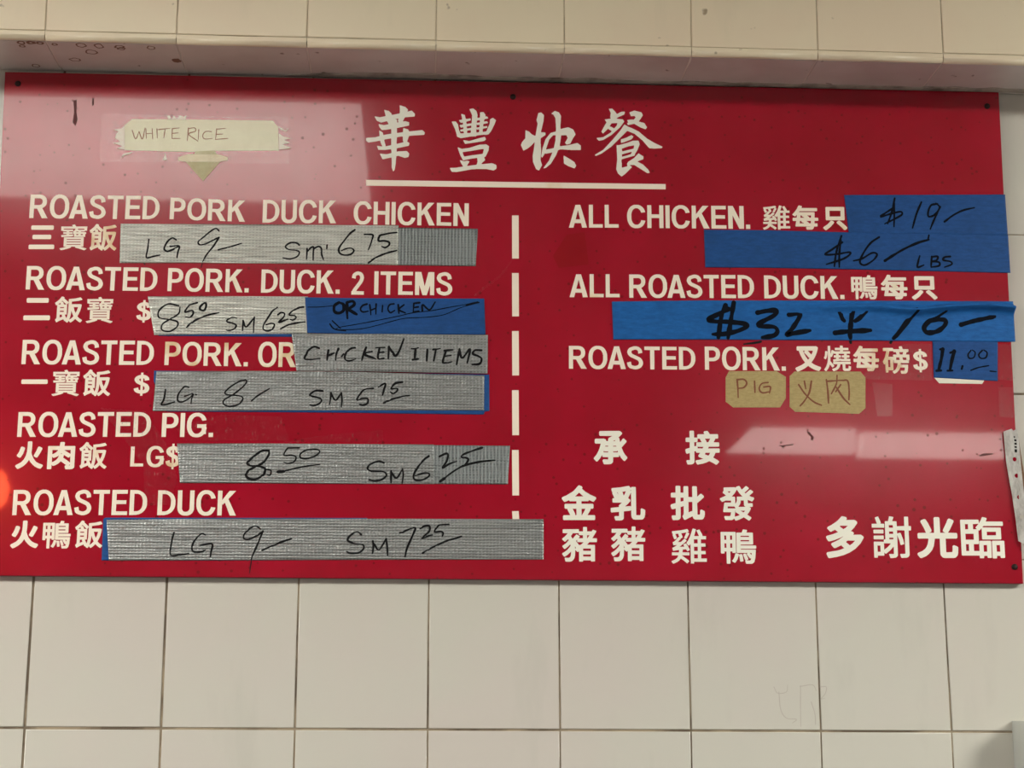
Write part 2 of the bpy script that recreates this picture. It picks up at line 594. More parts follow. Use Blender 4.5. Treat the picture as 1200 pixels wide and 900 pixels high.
R_ = .005
bm = bmesh.new()
prof = [(-DEP, ZT - .0006), (-DEP - .0003, ZT - .0012)]
for k in range(9):
    a = math.pi / 2 * k / 8
    prof.append((-DEP - .0003 + R_ * (1 - math.cos(a)), ZU + R_ - R_ * math.sin(a)))
prof += [(-DEP + .0055, ZU), (-DEP + .0055, ZT - .0006)]
for i in range(-20, 30):
    x0, x1 = i * .15 - .002 + .0004, (i + 1) * .15 - .002 - .0004
    dz = math.sin(i * 5.3) * .0003
    A = [bm.verts.new((x0, y, z + dz)) for y, z in prof]
    B = [bm.verts.new((x1, y, z + dz)) for y, z in prof]
    n = len(prof)
    for k in range(n):
        bm.faces.new((A[k], A[(k + 1) % n], B[(k + 1) % n], B[k])).smooth = 2 <= k < 10
    bm.faces.new(A); bm.faces.new(B)
structure(bm_obj('trim_1', bm, None, M['upper_tile']))

bm = bmesh.new()
box(bm, ROOM[0], ROOM[1], -DEP + .006, -.0005, ZU + .001, ZT - .005, 1)
for i in range(-20, 30):
    x0 = i * .15 - .002
    q = [Vector((x0, -DEP + .006, ZU)), Vector((x0, -.0006, ZU)), Vector((x0 + .15, -.0006, ZU)), Vector((x0 + .15, -DEP + .006, ZU))]
    tile_quad(bm, q, .0009, .0006, .001, Vector((0, 0, -1)), i * 13)
structure(bm_obj('trim_2', bm, None, M['soffit_tile'], M['grout_soffit']))

UNDER = bpy.data.objects['trim_2']
def stain(x, y, rx, ry, hollow, seed):
    bm = bmesh.new()
    rnd_ = random.Random(seed)
    n = 18
    o_, i_ = [], []
    for k in range(n):
        a = 2 * math.pi * k / n
        q = 1 + .28 * noise.noise((math.cos(a) * 1.5 + seed, math.sin(a) * 1.5, 0))
        o_.append(bm.verts.new((x + rx * q * math.cos(a), y + ry * q * math.sin(a), ZU - .0002)))
        i_.append(bm.verts.new((x + rx * q * hollow * math.cos(a), y + ry * q * hollow * math.sin(a), ZU - .0002)))
    for k in range(n):
        bm.faces.new((o_[k], o_[(k + 1) % n], i_[(k + 1) % n], i_[k]))
    if hollow < .3:
        bm.faces.new(i_)
    bm_obj('stain', bm, UNDER, M['brown_stain'])
for k, (x, y, rx, ry, h) in enumerate(((-0.031, -0.087, 0.0051, 0.0052, 0.55), (-0.0202, -0.0877, 0.0059, 0.0047, 0.3), (-0.0096, -0.0872, 0.0043, 0.0047, 0.4), (-0.0324, -0.077, 0.0043, 0.0039, 0.5), (0.0366, -0.0839, 0.0059, 0.0068, 0.72), (0.057, -0.0827, 0.0051, 0.0078, 0.7), (0.0445, -0.0641, 0.0076, 0.0073, 0.75), (0.0803, -0.0816, 0.0059, 0.0052, 0.6), (0.0814, -0.0767, 0.0051, 0.0042, 0.6), (0.1167, -0.0814, 0.0051, 0.0057, 0.7), (0.1408, -0.0444, 0.0051, 0.0068, 0.1), (0.0207, -0.0393, 0.0068, 0.0052, 0.75), (-0.0302, -0.0176, 0.0051, 0.0052, 0.7), (0.0064, -0.0844, 0.0034, 0.0039, 0.5))):
    stain(x, y, rx, ry, h, k)

# ragged old caulk where the underside meets the wall and board
bm = bmesh.new()
prev = None
x = .27
while x < 1.35:
    w = .010 + .008 * noise.noise((x * 6, 1, 0)) + .004 * noise.noise((x * 40, 2, 0))
    w *= min(1, .1 + (x - .27) * 12)
    h = .0010 + .0008 * noise.noise((x * 30, 5, 0))
    ring = [bm.verts.new(p_) for p_ in ((x, -.0095 - w, ZU + .0002), (x, -.0095 - w * .8, ZU - h), (x, -.0096, ZU - h * 1.3), (x, -.0096, ZU + .0002))]
    if prev:
        for k in range(4):
            bm.faces.new((prev[k], prev[(k + 1) % 4], ring[(k + 1) % 4], ring[k]))
    else:
        bm.faces.new(ring)
    prev = ring
    x += .004
bm.faces.new(prev)
structure(bm_obj('trim_3', bm, None, M['caulk']))

# ------------------------------------------------------------------ lamps of the room (behind the camera; the board mirrors some of them)
LG = 'fluorescent ceiling lights'
def ceiling_light(x0, x1, y0, y1, label, glow='lamp_diffuser'):
    z = ROOM[3]
    e = empty('ceiling_light', ((x0 + x1) / 2, (y0 + y1) / 2, z))
    bm = bmesh.new()
    w, d = .022, .03
    for a in ((x0, x1, y0, y0 + w), (x0, x1, y1 - w, y1), (x0, x0 + w, y0 + w, y1 - w), (x1 - w, x1, y0 + w, y1 - w)):
        box(bm, *a, z - d, z)
    bm_obj('frame', bm, e, M['white_metal'])
    bm = bmesh.new()
    box(bm, x0 + w, x1 - w, y0 + w, y1 - w, z - .024, z - .002)
    bm_obj('diffuser', bm, e, M[glow])
    tag(e, label, 'ceiling light', LG)
    return e
ceiling_light(-.66, .33, -1.78, -1.09, 'square white ceiling light mirrored in the upper left of the red board')
ceiling_light(2.22, 3.44, -1.80, -1.20, 'bright white ceiling light glowing faintly at the right edge of the red board', 'lamp_diffuser_bright')
ceiling_light(-2.5, -1.28, -1.80, -1.20, 'bright white ceiling light near the left wall, beside the mirrored one', 'lamp_diffuser_bright')

def pendant_light(x0, x1, y, z0, z1, slant, label):
    """linear hanging fluorescent light, lit on its upright face; the left end is cut at a slant"""
    e = empty('pendant_light', ((x0 + x1) / 2, y, ROOM[3]))
    bm = bmesh.new()
    f = [(x0, z0), (x1, z0), (x1, z1), (x0 + slant, z1)]
    A = [bm.verts.new((x, y, z)) for x, z in f]
    B = [bm.verts.new((x, y - .09, z)) for x, z in f]
    bm.faces.new(A); bm.faces.new(B)
    for k in range(4):
        bm.faces.new((A[k], A[(k + 1) % 4], B[(k + 1) % 4], B[k]))
    bm_obj('diffuser', bm, e, M['lamp_diffuser_hanging'])
    bm = bmesh.new()
    box(bm, x1, x1 + .005, y - .092, y + .002, z0 - .002, z1 + .002)
    bm_obj('end_cap', bm, e, M['white_metal'])
    bm = bmesh.new()
    box(bm, x0 + slant, x1, y - .09, y - .005, z1, z1 + .025)
    bm_obj('housing', bm, e, M['white_metal'])
    for x in (x0 + slant + .05, x1 - .05):
        bm = bmesh.new()
        box(bm, x - .004, x + .004, y - .05, y - .042, z1 + .025, ROOM[3])
        bm_obj('rod', bm, e, M['white_metal'])
    tag(e, label, 'pendant light', 'hanging lights mirrored as the pale bar')
pendant_light(1.40, 1.800, -3.2, 2.367, 2.436, .07, 'short hanging light mirrored as the left half of the pale bar on the board')
pendant_light(1.822, 2.29, -3.2, 2.357, 2.427, 0, 'hanging light mirrored as the right half of the pale bar on the board')

# heat lamp over the counter, mirrored as the orange glow low on the left of the board
HX, HY, HZ = -.74, -2.6, 2.135
e = empty('heat_lamp', (HX, HY, ROOM[3]))
def lathe(bm, prof, cx, cy, seg=28):
    rings = []
    for r, z in prof:
        rings.append([bm.verts.new((cx + r * math.cos(2 * math.pi * k / seg), cy + r * math.sin(2 * math.pi * k / seg), z)) for k in range(seg)])
    for a, b in zip(rings, rings[1:]):
        for k in range(seg):
            bm.faces.new((a[k], a[(k + 1) % seg], b[(k + 1) % seg], b[k])).smooth = True
    bm.faces.new(rings[0]); bm.faces.new(rings[-1])
bm = bmesh.new(); lathe(bm, [(.0001, HZ - .062), (.03, HZ - .058), (.052, HZ - .035), (.06, HZ), (.05, HZ + .035), (.025, HZ + .075), (.018, HZ + .10)], HX, HY); bm_obj('bulb', bm, e, M['heat_bulb'])
bm = bmesh.new(); lathe(bm, [(.085, HZ + .045), (.08, HZ + .06), (.05, HZ + .10), (.03, HZ + .15), (.012, HZ + .16)], HX, HY); bm_obj('lamp_shade', bm, e, M['black_metal'])
bm = bmesh.new(); lathe(bm, [(.005, HZ + .155), (.005, ROOM[3] - .02)], HX, HY, 10); bm_obj('cord', bm, e, M['black_metal'])
bm = bmesh.new(); lathe(bm, [(.035, ROOM[3] - .02), (.035, ROOM[3])], HX, HY); bm_obj('ceiling_rose', bm, e, M['black_metal'])
tag(e, 'hanging heat lamp mirrored as the orange glow at the left of the board', 'heat lamp')

# ------------------------------------------------------------------ the menu board
BRD = dec('-685 7715 12140 47 -35 -6066 -11976 -12')[0]
board = empty('menu_board', V((BRD[2][0] + BRD[3][0]) / 2, BRD[3][1], -3))
tag(board, 'large glossy red menu board with white lettering on the tiled wall', 'menu board')
bm = bmesh.new()
fr = [bm.verts.new(V(u, v, 0)) for u, v in BRD]
bk = [bm.verts.new(V(u, v, -8.2)) for u, v in BRD]
bm.faces.new(fr)
bm.faces.new(bk)
for i in range(4):
    bm.faces.new((fr[i], fr[(i + 1) % 4], bk[(i + 1) % 4], bk[i])).material_index = 1
bmesh.ops.bevel(bm, geom=[e_ for e_ in bm.edges if all(v in fr for v in e_.verts)], offset=.0008, segments=2, affect='EDGES')
panel = bm_obj('panel', bm, board, M['board_red'], M['board_edge'])

VM = {'w': 'vinyl_cream', 'y': 'vinyl_worn', 'r': 'vinyl_white'}
LETTERING = [
 ('lettering_word', 'ROASTED', 'w', '-287 5894 49 1 0 115 2 2 34 0 62 -117 67 1 -68 122 20 14 14 14 9 15 6 21 0 35 -6 22 -10 15 -12 13 -10 6 -22 9 -28 3 -107 -2|-237 6055 0 84 63 1 16 -6 10 -10 6 -15 0 -21 -4 -13 -8 -11 -11 -6 -11 -3|40 5894 38 0 14 3 19 7 19 14 15 18 16 29 10 39 1 11 -1 67 -10 39 -10 20 -13 17 -16 15 -21 11 -23 6 -36 0 -14 -4 -19 -7 -19 -14 -15 -17 -16 -29 -10 -39 -2 -39 1 -28 4 -27 7 -23 16 -29 14 -16 23 -16|60 5936 -13 1 -14 6 -15 13 -6 10 -8 16 -4 17 -3 16 -1 26 1 26 3 16 4 17 8 16 6 11 15 13 14 6 13 1 11 0 10 -3 11 -7 10 -11 14 -24 7 -34 0 -52 -6 -29 -4 -11 -11 -18 -10 -11 -19 -10|175 5898 56 1 13 52 3 5 75 0 2 -2 12 -54 58 0 -1 10 -78 277 -60 0|257 6003 28 119 27 -118|494 5900 22 -1 16 3 21 8 20 12 12 13 8 12 6 14 3 16 -2 17 -6 19 -9 17 -15 17 -30 17 -61 27 -9 10 -6 11 0 14 7 12 33 11 16 0 12 -6 7 -7 3 -6 3 -28 2 -2 45 10 0 17 -3 15 -9 18 -21 20 -13 7 -20 6 -27 -1 -14 -3 -38 -13 -9 -6 -14 -17 -6 -11 -4 -19 0 -12 4 -15 10 -18 10 -12 15 -11 80 -37 9 -8 7 -13 3 -10 0 -12 -7 -17 -13 -9 -20 -7 -13 1 -22 5 -12 6 -3 6 -5 28 -3 8 -44 -11 -2 -2 9 -39 6 -12 11 -12 21 -11|688 5903 47 -1 2 3 0 243 67 1 0 44 -185 -2 0 -43 66 0 3 -2|832 5904 178 2 -1 42 -125 -1 -3 2 1 81 112 2 2 2 -1 41 -113 0 0 74 124 2 0 44 -174 -2|1034 5906 75 1 38 10 24 11 15 12 16 16 16 25 8 23 5 24 0 49 -5 23 -10 26 -15 23 -21 20 -26 14 -16 6 -29 6 -75 0|1083 5950 0 199 2 2 36 1 16 -5 17 -11 13 -16 7 -15 8 -30 -2 -55 -6 -22 -7 -14 -8 -12 -12 -11 -10 -5 -16 -5'),
 ('lettering_word', 'PORK', 'w', '1355 5914 48 0 1 96 58 1 20 4 24 12 13 12 6 9 7 16 3 13 0 32 -1 8 -5 13 -10 17 -12 12 -10 6 -19 9 -16 3 -21 2 -86 0|1404 6051 0 87 47 -1 11 -3 13 -8 6 -7 6 -15 -1 -22 -5 -13 -5 -6 -11 -8 -14 -4|1650 5907 38 -2 14 3 18 6 19 12 15 16 15 26 10 36 2 10 -2 61 -10 36 -9 19 -13 16 -16 14 -21 11 -22 6 -36 1 -14 -3 -18 -6 -19 -12 -15 -16 -15 -26 -10 -36 -2 -36 1 -25 4 -25 7 -21 15 -27 15 -16 22 -14|1670 5945 -12 1 -14 6 -15 12 -7 9 -6 15 -5 16 -3 15 0 24 0 23 3 15 5 16 6 14 7 9 15 12 14 6 12 0 11 -1 10 -3 10 -6 11 -10 13 -23 7 -31 0 -47 -6 -27 -4 -10 -10 -17 -11 -9 -18 -8|1804 5907 48 -1 0 106 3 2 33 -2 61 -108 66 -1 -68 114 21 11 13 13 9 13 6 20 0 32 -6 20 -10 15 -11 11 -10 7 -22 8 -28 3 -105 2|1853 6053 0 77 63 -1 15 -6 10 -9 6 -14 0 -20 -5 -12 -8 -9 -10 -5 -11 -3|2038 5903 48 -1 1 124 4 -10 2 -1 23 23 5 -7 56 -131 66 -1 0 3 -88 175 82 86 -71 1 -79 -98 -1 101 -48 1'),
 ('lettering_word', 'DUCK', 'w', '2450 5893 75 1 37 10 24 11 16 11 15 16 16 25 8 23 5 23 0 48 -5 23 -9 25 -16 23 -21 19 -25 15 -16 5 -29 6 -75 -1|2499 5936 0 196 2 2 36 0 16 -4 17 -11 12 -16 8 -14 7 -30 -2 -54 -5 -21 -8 -14 -8 -12 -12 -10 -9 -6 -16 -5|2742 5893 39 0 22 6 12 6 9 7 13 13 13 25 4 20 0 212 -48 -1 0 -207 -4 -12 -10 -16 -10 -7 -19 -4 -20 3 -10 7 -10 16 -3 12 -2 207 -48 -1 0 -191 4 -36 8 -20 7 -9 12 -12 21 -13|2967 5896 39 0 18 5 20 10 15 13 17 23 10 21 4 16 1 4 -3 2 -44 7 -8 -25 -11 -16 -12 -12 -14 -6 -23 0 -14 6 -12 10 -10 17 -8 20 -4 24 0 51 4 24 8 20 10 16 8 8 17 9 13 2 12 -1 13 -6 17 -17 6 -10 6 -18 3 -4 43 8 2 2 -4 17 -10 21 -17 23 -23 17 -16 7 -14 3 -37 -1 -14 -3 -17 -7 -21 -17 -18 -24 -7 -14 -10 -33 -3 -20 -1 -28 2 -38 6 -27 13 -30 17 -23 15 -12 20 -10|3115 5901 48 0 1 134 4 -12 2 0 23 25 5 -7 57 -139 66 1 0 3 -89 185 83 94 -71 0 -80 -108 -1 108 -48 -1'),
 ('lettering_word', 'CHICKEN', 'w', '3618 5894 39 0 18 4 20 10 15 13 17 23 10 22 5 15 0 4 -2 2 -45 7 -8 -24 -11 -17 -12 -11 -14 -6 -23 0 -14 6 -12 10 -11 17 -6 20 -5 24 0 51 5 24 6 20 11 16 7 8 18 9 12 1 13 -1 13 -5 17 -18 6 -10 6 -18 3 -4 44 8 2 2 -5 17 -10 21 -17 23 -22 17 -17 7 -14 3 -37 0 -14 -3 -16 -7 -22 -16 -18 -24 -7 -15 -10 -32 -3 -20 -1 -28 2 -39 6 -26 13 -30 17 -23 15 -13 20 -10|3766 5898 48 0 0 122 2 2 90 0 1 -124 49 0 -1 284 -48 -1 0 -112 -2 -2 -90 1 -1 113 -48 0|3980 5898 46 0 2 2 0 280 -2 2 -44 0 -3 -2|4141 5896 39 -1 18 5 20 10 15 12 17 24 10 21 5 15 0 5 -2 2 -45 6 -8 -24 -10 -16 -13 -11 -14 -6 -23 0 -14 6 -12 10 -10 17 -7 20 -5 24 0 51 5 24 7 20 10 16 8 8 17 9 13 1 12 -1 13 -6 17 -17 6 -10 6 -18 3 -4 44 7 2 2 -5 17 -10 22 -17 23 -22 17 -17 6 -14 4 -37 0 -14 -4 -16 -7 -22 -16 -18 -24 -7 -14 -10 -33 -3 -20 -1 -28 2 -38 6 -27 13 -30 17 -23 15 -12 20 -10|4289 5899 48 0 1 133 4 -11 2 -1 24 25 4 -7 57 -139 67 1 0 2 -90 186 83 94 -71 0 -80 -108 -1 108 -48 0|4520 5900 175 0 0 41 -125 1 -2 2 1 79 111 1 2 2 -1 40 -112 1 0 72 123 2 0 43 -172 -1|4719 5900 49 0 2 2 1 166 77 -168 55 1 0 283 -49 1 -2 -3 -1 -163 -75 163 -8 2 -49 0'),
 ('lettering_character', '三', 'w', '-265 5514 281 5 9 9 0 36 -9 10 -280 -6 -8 -10 0 -35|-226 5637 200 3 9 9 0 35 -9 10 -199 -4 -9 -10 0 -34|-247 5751 245 4 9 9 0 35 -9 10 -244 -5 -9 -10 0 -34'),
 ('lettering_character', '寶', 'w', '371 5513 8 0 20 14 2 7 -70 21 32 3 0 110 -2 3 -225 -5 -3 -1 0 -111 34 -2 -29 -10 -49 -11 -1 -6 16 -17 26 4 63 19 27 12 2 6 -3 5 49 1 2 -1 -4 -8 4 -3 39 -10|166 5575 1 9 162 3 2 -2 -2 -7|166 5606 1 9 162 3 2 -2 -2 -7|166 5636 1 9 162 3 2 -2 -2 -7|103 5668 107 9 26 4 2 19 -2 3 -47 -2 2 8 39 2 0 19 -39 0 -2 8 2 2 43 1 2 2 -2 19 -108 -1 -2 1 2 10 137 2 -9 -16 -18 -20 1 -6 -1 -21 11 -3 1 -34 128 2 2 2 0 33 10 3 0 20 -60 0 -2 6 2 1 40 1 3 2 1 7 24 1 2 50 -3 2 -126 -3 -18 25 -29 -7 0 -6 6 -11 -2 -2 -130 -2 -2 -3 2 -49 19 0 0 -6 3 -2 41 1 1 -2 -1 -8 -36 -1 -3 -2 1 -18 38 0 1 -10 -59 -5 -2 -7|274 5696 0 14 23 0 -1 -13|326 5697 0 14 24 0 0 -13|268 5733 6 7 21 1 2 -2 -2 -6|288 5762 4 13 72 1 1 -1 -1 -12'),
 ('lettering_character', '飯', 'y', '576 5513 7 -1 4 4 9 18 17 -20 7 0 25 20 26 26 26 -25 28 -19 7 1 17 22 0 7 -2 3 -33 22 -20 23 14 29 14 37 11 45 4 33 -6 4 -12 4 -98 -4 -1 2 0 31 78 12 38 12 3 4 0 7 -19 21 -61 -16 -70 -9 -4 -4 -2 -162 -8 -52 -8 -22 -21 45 18 1 4 5 0 117 -5 4 -32 0 -9 27 -5 7 -10 1 -10 -3 13 14 51 -46 7 2 16 19 0 7 -2 4 -51 44 1 12 -3 4 -19 7 -6 0 -6 -5 -21 -31 -21 -20 -28 -24 0 -7 10 -22 4 -3 12 2 0 -155 -4 -12 -12 -13 0 -6 10 -23 4 -4 7 0 27 17 47 22 10 -20 11 0 5 -9|602 5549 12 51 6 61 16 -43 13 -25 -19 -24 -18 -14|488 5571 0 39 29 0 -4 -4 0 -7 6 -14|671 5632 -15 33 -11 41 51 2 -12 -46|488 5643 0 14 1 2 43 1 2 -2 -2 -14|488 5692 0 10 1 2 43 1 2 -2 -2 -11|464 5736 23 23 7 -22'),
 ('lettering_word', 'ROASTED', 'w', '-275 5024 48 1 1 113 2 2 34 0 62 -115 67 0 -68 121 20 13 14 13 9 15 6 22 0 34 -6 21 -10 16 -12 12 -10 6 -22 9 -29 3 -106 -2|-225 5182 0 83 63 1 16 -6 10 -10 6 -15 0 -21 -4 -13 -9 -10 -10 -6 -11 -3|52 5023 39 0 14 3 19 7 18 13 16 17 16 29 10 38 1 12 -1 65 -10 38 -10 20 -13 17 -16 15 -21 11 -23 6 -37 0 -14 -4 -19 -7 -19 -13 -15 -17 -16 -29 -10 -38 -2 -38 1 -27 4 -27 7 -23 16 -28 15 -17 22 -15|72 5064 -12 1 -14 6 -15 13 -7 10 -7 16 -5 17 -3 15 0 26 0 25 3 16 5 17 7 16 7 10 15 13 14 6 12 1 12 -1 10 -3 10 -6 11 -11 13 -24 8 -33 0 -51 -6 -29 -5 -11 -10 -18 -11 -11 -19 -8|188 5027 55 0 14 51 3 5 75 0 2 -2 12 -54 59 1 -2 10 -78 272 -60 0|270 5129 28 117 27 -116|508 5027 22 -1 15 3 22 7 19 12 13 13 8 12 5 14 4 15 -2 18 -6 18 -9 16 -15 17 -30 17 -61 27 -10 10 -6 10 0 15 7 11 33 11 17 0 12 -7 7 -7 3 -5 3 -27 2 -3 45 9 0 18 -4 14 -8 18 -22 20 -12 6 -20 6 -27 0 -14 -3 -39 -13 -8 -5 -15 -17 -5 -11 -5 -19 0 -11 5 -15 10 -18 10 -12 14 -10 81 -38 8 -7 8 -13 3 -10 0 -11 -8 -17 -13 -9 -19 -6 -13 0 -23 5 -11 6 -3 6 -5 27 -4 8 -43 -11 -2 -1 8 -39 6 -12 12 -11 21 -11|702 5029 47 -1 2 3 1 238 66 2 0 43 -186 -1 1 -43 66 0 3 -2|847 5030 177 0 0 42 -126 0 -2 2 1 80 111 1 3 2 -1 40 -113 0 -1 73 125 2 0 43 -174 -1|1048 5031 76 1 38 9 24 11 16 11 15 16 16 25 9 23 4 22 0 49 -4 22 -10 26 -15 23 -22 19 -26 15 -15 5 -30 6 -76 1|1098 5073 0 196 2 3 36 0 16 -5 17 -11 13 -16 7 -14 8 -30 -2 -54 -6 -21 -7 -15 -8 -11 -12 -10 -10 -6 -16 -5'),
 ('lettering_word', 'PORK.', 'w', '1368 5034 47 0 1 102 58 2 19 5 24 13 12 12 7 10 7 17 3 14 0 34 -2 8 -4 14 -10 17 -12 13 -10 7 -19 8 -15 3 -21 2 -85 -1|1416 5179 0 91 47 1 11 -3 12 -8 6 -8 6 -15 -1 -24 -5 -14 -5 -6 -11 -8 -13 -5|1659 5032 38 -1 14 3 17 7 19 13 15 17 15 28 10 38 1 11 -1 64 -10 38 -10 20 -12 17 -16 14 -20 11 -22 6 -36 0 -14 -3 -17 -7 -19 -13 -15 -17 -15 -28 -10 -38 -2 -38 1 -26 4 -27 7 -22 15 -28 14 -17 22 -15|1679 5072 -12 1 -14 6 -15 13 -6 10 -7 15 -4 17 -3 15 -1 25 1 26 3 15 4 17 7 15 6 10 15 13 14 6 12 1 11 -1 10 -3 10 -6 10 -11 13 -24 7 -32 0 -51 -6 -28 -4 -11 -10 -17 -10 -11 -19 -9|1812 5035 47 0 0 112 2 2 33 -1 61 -113 65 0 -67 119 20 12 13 14 9 15 6 21 0 33 -6 21 -9 16 -12 12 -10 6 -22 8 -27 4 -103 -1|1860 5190 0 82 62 0 15 -6 9 -9 7 -15 0 -21 -5 -13 -8 -9 -10 -6 -11 -3|2043 5035 47 0 1 132 4 -11 2 -1 23 24 4 -7 56 -137 65 0 0 3 -87 184 81 92 -69 0 -79 -106 -1 107 -47 0|2269 5035 48 1 0 50 -48 0'),
 ('lettering_word', 'DUCK.', 'w', '2462 5035 73 1 37 9 23 11 15 11 16 16 15 25 8 22 5 23 0 48 -5 23 -9 25 -15 23 -21 20 -25 14 -15 6 -29 6 -73 0|2510 5077 0 196 2 2 36 0 14 -4 17 -11 13 -16 7 -15 7 -29 -2 -54 -5 -21 -7 -15 -8 -11 -12 -10 -10 -6 -14 -5|2748 5033 38 0 22 6 11 5 9 7 13 13 13 25 4 20 -1 211 -47 -1 0 -206 -3 -12 -10 -16 -10 -7 -19 -4 -19 4 -10 7 -10 16 -3 11 -2 207 -47 0 0 -191 4 -36 9 -19 6 -10 12 -12 20 -13|2968 5034 38 -1 18 5 19 10 15 13 17 23 9 21 5 16 0 4 -2 2 -44 7 -8 -25 -10 -16 -12 -11 -14 -6 -22 0 -14 6 -11 10 -11 17 -7 20 -4 24 0 51 4 24 7 20 10 16 8 8 17 9 12 1 12 -1 13 -6 17 -17 5 -10 6 -18 3 -4 43 7 2 2 -5 17 -9 22 -17 23 -22 16 -16 7 -14 4 -36 -1 -13 -3 -17 -7 -21 -16 -18 -24 -7 -14 -9 -33 -3 -20 -1 -28 2 -38 6 -27 12 -30 17 -23 15 -12 19 -10|3112 5037 48 1 1 132 3 -11 2 -1 24 25 4 -7 56 -138 64 0 1 3 -88 185 81 94 -69 0 -78 -108 -1 108 -48 0|3338 5038 48 0 0 51 -48 0'),
 ('lettering_word', '2', 'w', '3524 5031 147 1 0 41 -91 1 8 15 59 85 13 25 7 26 2 18 -5 26 -10 20 -11 11 -12 8 -28 7 -9 0 -20 -5 -25 -15 -11 -12 -5 -10 -4 -17 -2 -20 41 -10 2 3 4 30 5 6 8 4 14 3 11 -3 6 -5 6 -17 0 -15 -5 -17 -11 -23 -61 -87 -8 -13 -7 -18 -8 -2'),
 ('lettering_word', 'ITEMS', 'w', '3792 5038 46 0 3 2 0 279 -3 2 -44 0 -2 -2|3933 5039 46 -1 2 2 1 237 66 2 0 42 -184 -1 1 -42 65 0 2 -2|4076 5039 174 1 0 41 -124 0 -2 2 1 79 110 1 2 2 -1 40 -111 1 -1 72 124 1 0 43 -172 -1|4274 5040 50 0 1 121 39 -121 47 0 3 1 38 117 1 -117 49 0 0 282 -47 0 -24 -2 -42 -172 -42 172 -25 2 -48 -1|4611 5040 22 -1 15 3 21 7 20 12 12 12 7 12 6 14 3 16 -1 17 -6 18 -9 16 -15 17 -30 17 -60 27 -9 9 -6 11 0 14 7 12 32 10 17 0 12 -6 6 -7 3 -6 3 -27 2 -3 45 10 -1 17 -3 14 -8 18 -21 19 -13 7 -20 6 -26 0 -14 -3 -38 -13 -8 -5 -14 -16 -6 -12 -5 -18 0 -11 5 -16 10 -17 10 -12 14 -11 80 -37 8 -6 7 -14 3 -10 0 -11 -7 -17 -13 -9 -20 -6 -12 1 -22 5 -12 5 -3 7 -5 27 -3 8 -43 -11 -2 -2 8 -38 6 -12 12 -11 21 -11'),
 ('lettering_character', '二', 'w', '-273 4655 290 4 9 10 0 38 -9 10 -288 -5 -9 -10 0 -38|-246 4865 236 3 9 10 0 38 -9 10 -235 -4 -9 -10 0 -38'),
 ('lettering_character', '飯', 'w', '223 4635 7 0 4 4 10 17 17 -19 7 0 25 18 25 25 26 -23 28 -18 7 1 17 20 0 8 -3 2 -32 21 -20 22 14 28 14 35 11 43 4 32 -6 4 -12 4 -97 -3 -2 1 1 30 77 11 38 12 3 4 0 6 -19 20 -61 -14 -69 -9 -5 -4 -1 -156 -8 -49 -8 -22 -21 44 18 1 4 5 -1 112 -4 4 -32 -1 -10 26 -4 7 -10 1 -10 -3 13 14 50 -44 8 2 15 18 1 6 -3 4 -51 43 2 11 -3 4 -19 6 -6 1 -6 -5 -21 -30 -20 -19 -29 -23 0 -6 10 -22 4 -2 12 2 0 -150 -4 -11 -12 -13 1 -5 10 -22 3 -4 7 0 27 17 47 20 10 -19 11 -1 4 -8|249 4670 13 49 6 59 16 -41 12 -25 -19 -22 -17 -14|136 4692 0 37 29 0 -4 -4 0 -7 6 -14|318 4750 -15 31 -10 40 50 1 -12 -43|136 4761 0 13 1 2 43 0 2 -1 -2 -14|136 4807 0 10 1 2 43 1 2 -2 -2 -10|112 4850 23 22 7 -21'),
 ('lettering_character', '寶', 'w', '720 4637 8 -1 20 14 2 8 -69 21 31 3 0 110 -1 2 -223 -4 -3 -1 0 -111 34 -2 -29 -9 -48 -12 -1 -5 16 -17 25 4 63 18 27 12 1 6 -3 5 48 1 2 -1 -4 -8 4 -3 39 -10|518 4699 1 9 160 3 1 -2 -1 -7|518 4730 1 9 160 3 1 -2 -1 -7|518 4760 1 9 160 3 1 -2 -1 -7|455 4792 106 8 27 5 1 19 -2 2 -46 -1 2 7 39 2 -1 19 -38 0 -2 9 2 1 42 1 2 3 -2 19 -106 -2 -2 2 2 9 135 2 -10 -16 -17 -20 1 -5 -1 -21 11 -3 1 -35 127 2 1 3 0 32 10 3 0 20 -59 0 -2 6 2 1 40 1 2 2 1 7 24 1 1 50 -2 1 -125 -2 -17 26 -28 -8 -1 -6 6 -11 -2 -1 -128 -3 -2 -2 1 -49 19 -1 1 -5 3 -2 40 1 1 -2 -1 -8 -36 -1 -3 -3 2 -17 37 0 1 -10 -58 -5 -2 -7|625 4820 0 13 22 1 0 -14|676 4821 0 13 23 0 0 -13|618 4856 7 8 21 0 1 -2 -1 -6|639 4885 3 13 71 1 2 -1 -2 -12'),
 ('lettering_character', '$', 'w', '1096 4650 25 0 1 26 34 8 18 11 11 12 5 9 5 21 -1 11 -6 15 -13 20 -22 13 -31 13 0 47 8 -3 7 -6 1 -16 4 -4 44 7 4 2 0 3 -4 21 -7 10 -13 11 -18 10 -26 6 0 22 -2 2 -24 -1 -1 -26 -31 -9 -18 -11 -13 -15 -5 -12 -2 -9 4 -17 13 -18 19 -13 34 -15 0 -57 -1 -2 -4 0 -15 4 -4 22 -3 3 -45 -12 -2 -3 3 -14 4 -10 6 -9 11 -8 16 -6 33 -8|1122 4716 0 47 2 1 9 -4 4 -5 5 -11 1 -8 -5 -14 -9 -5|1092 4820 -9 7 -5 11 4 10 13 5 1 -31 -1 -2'),
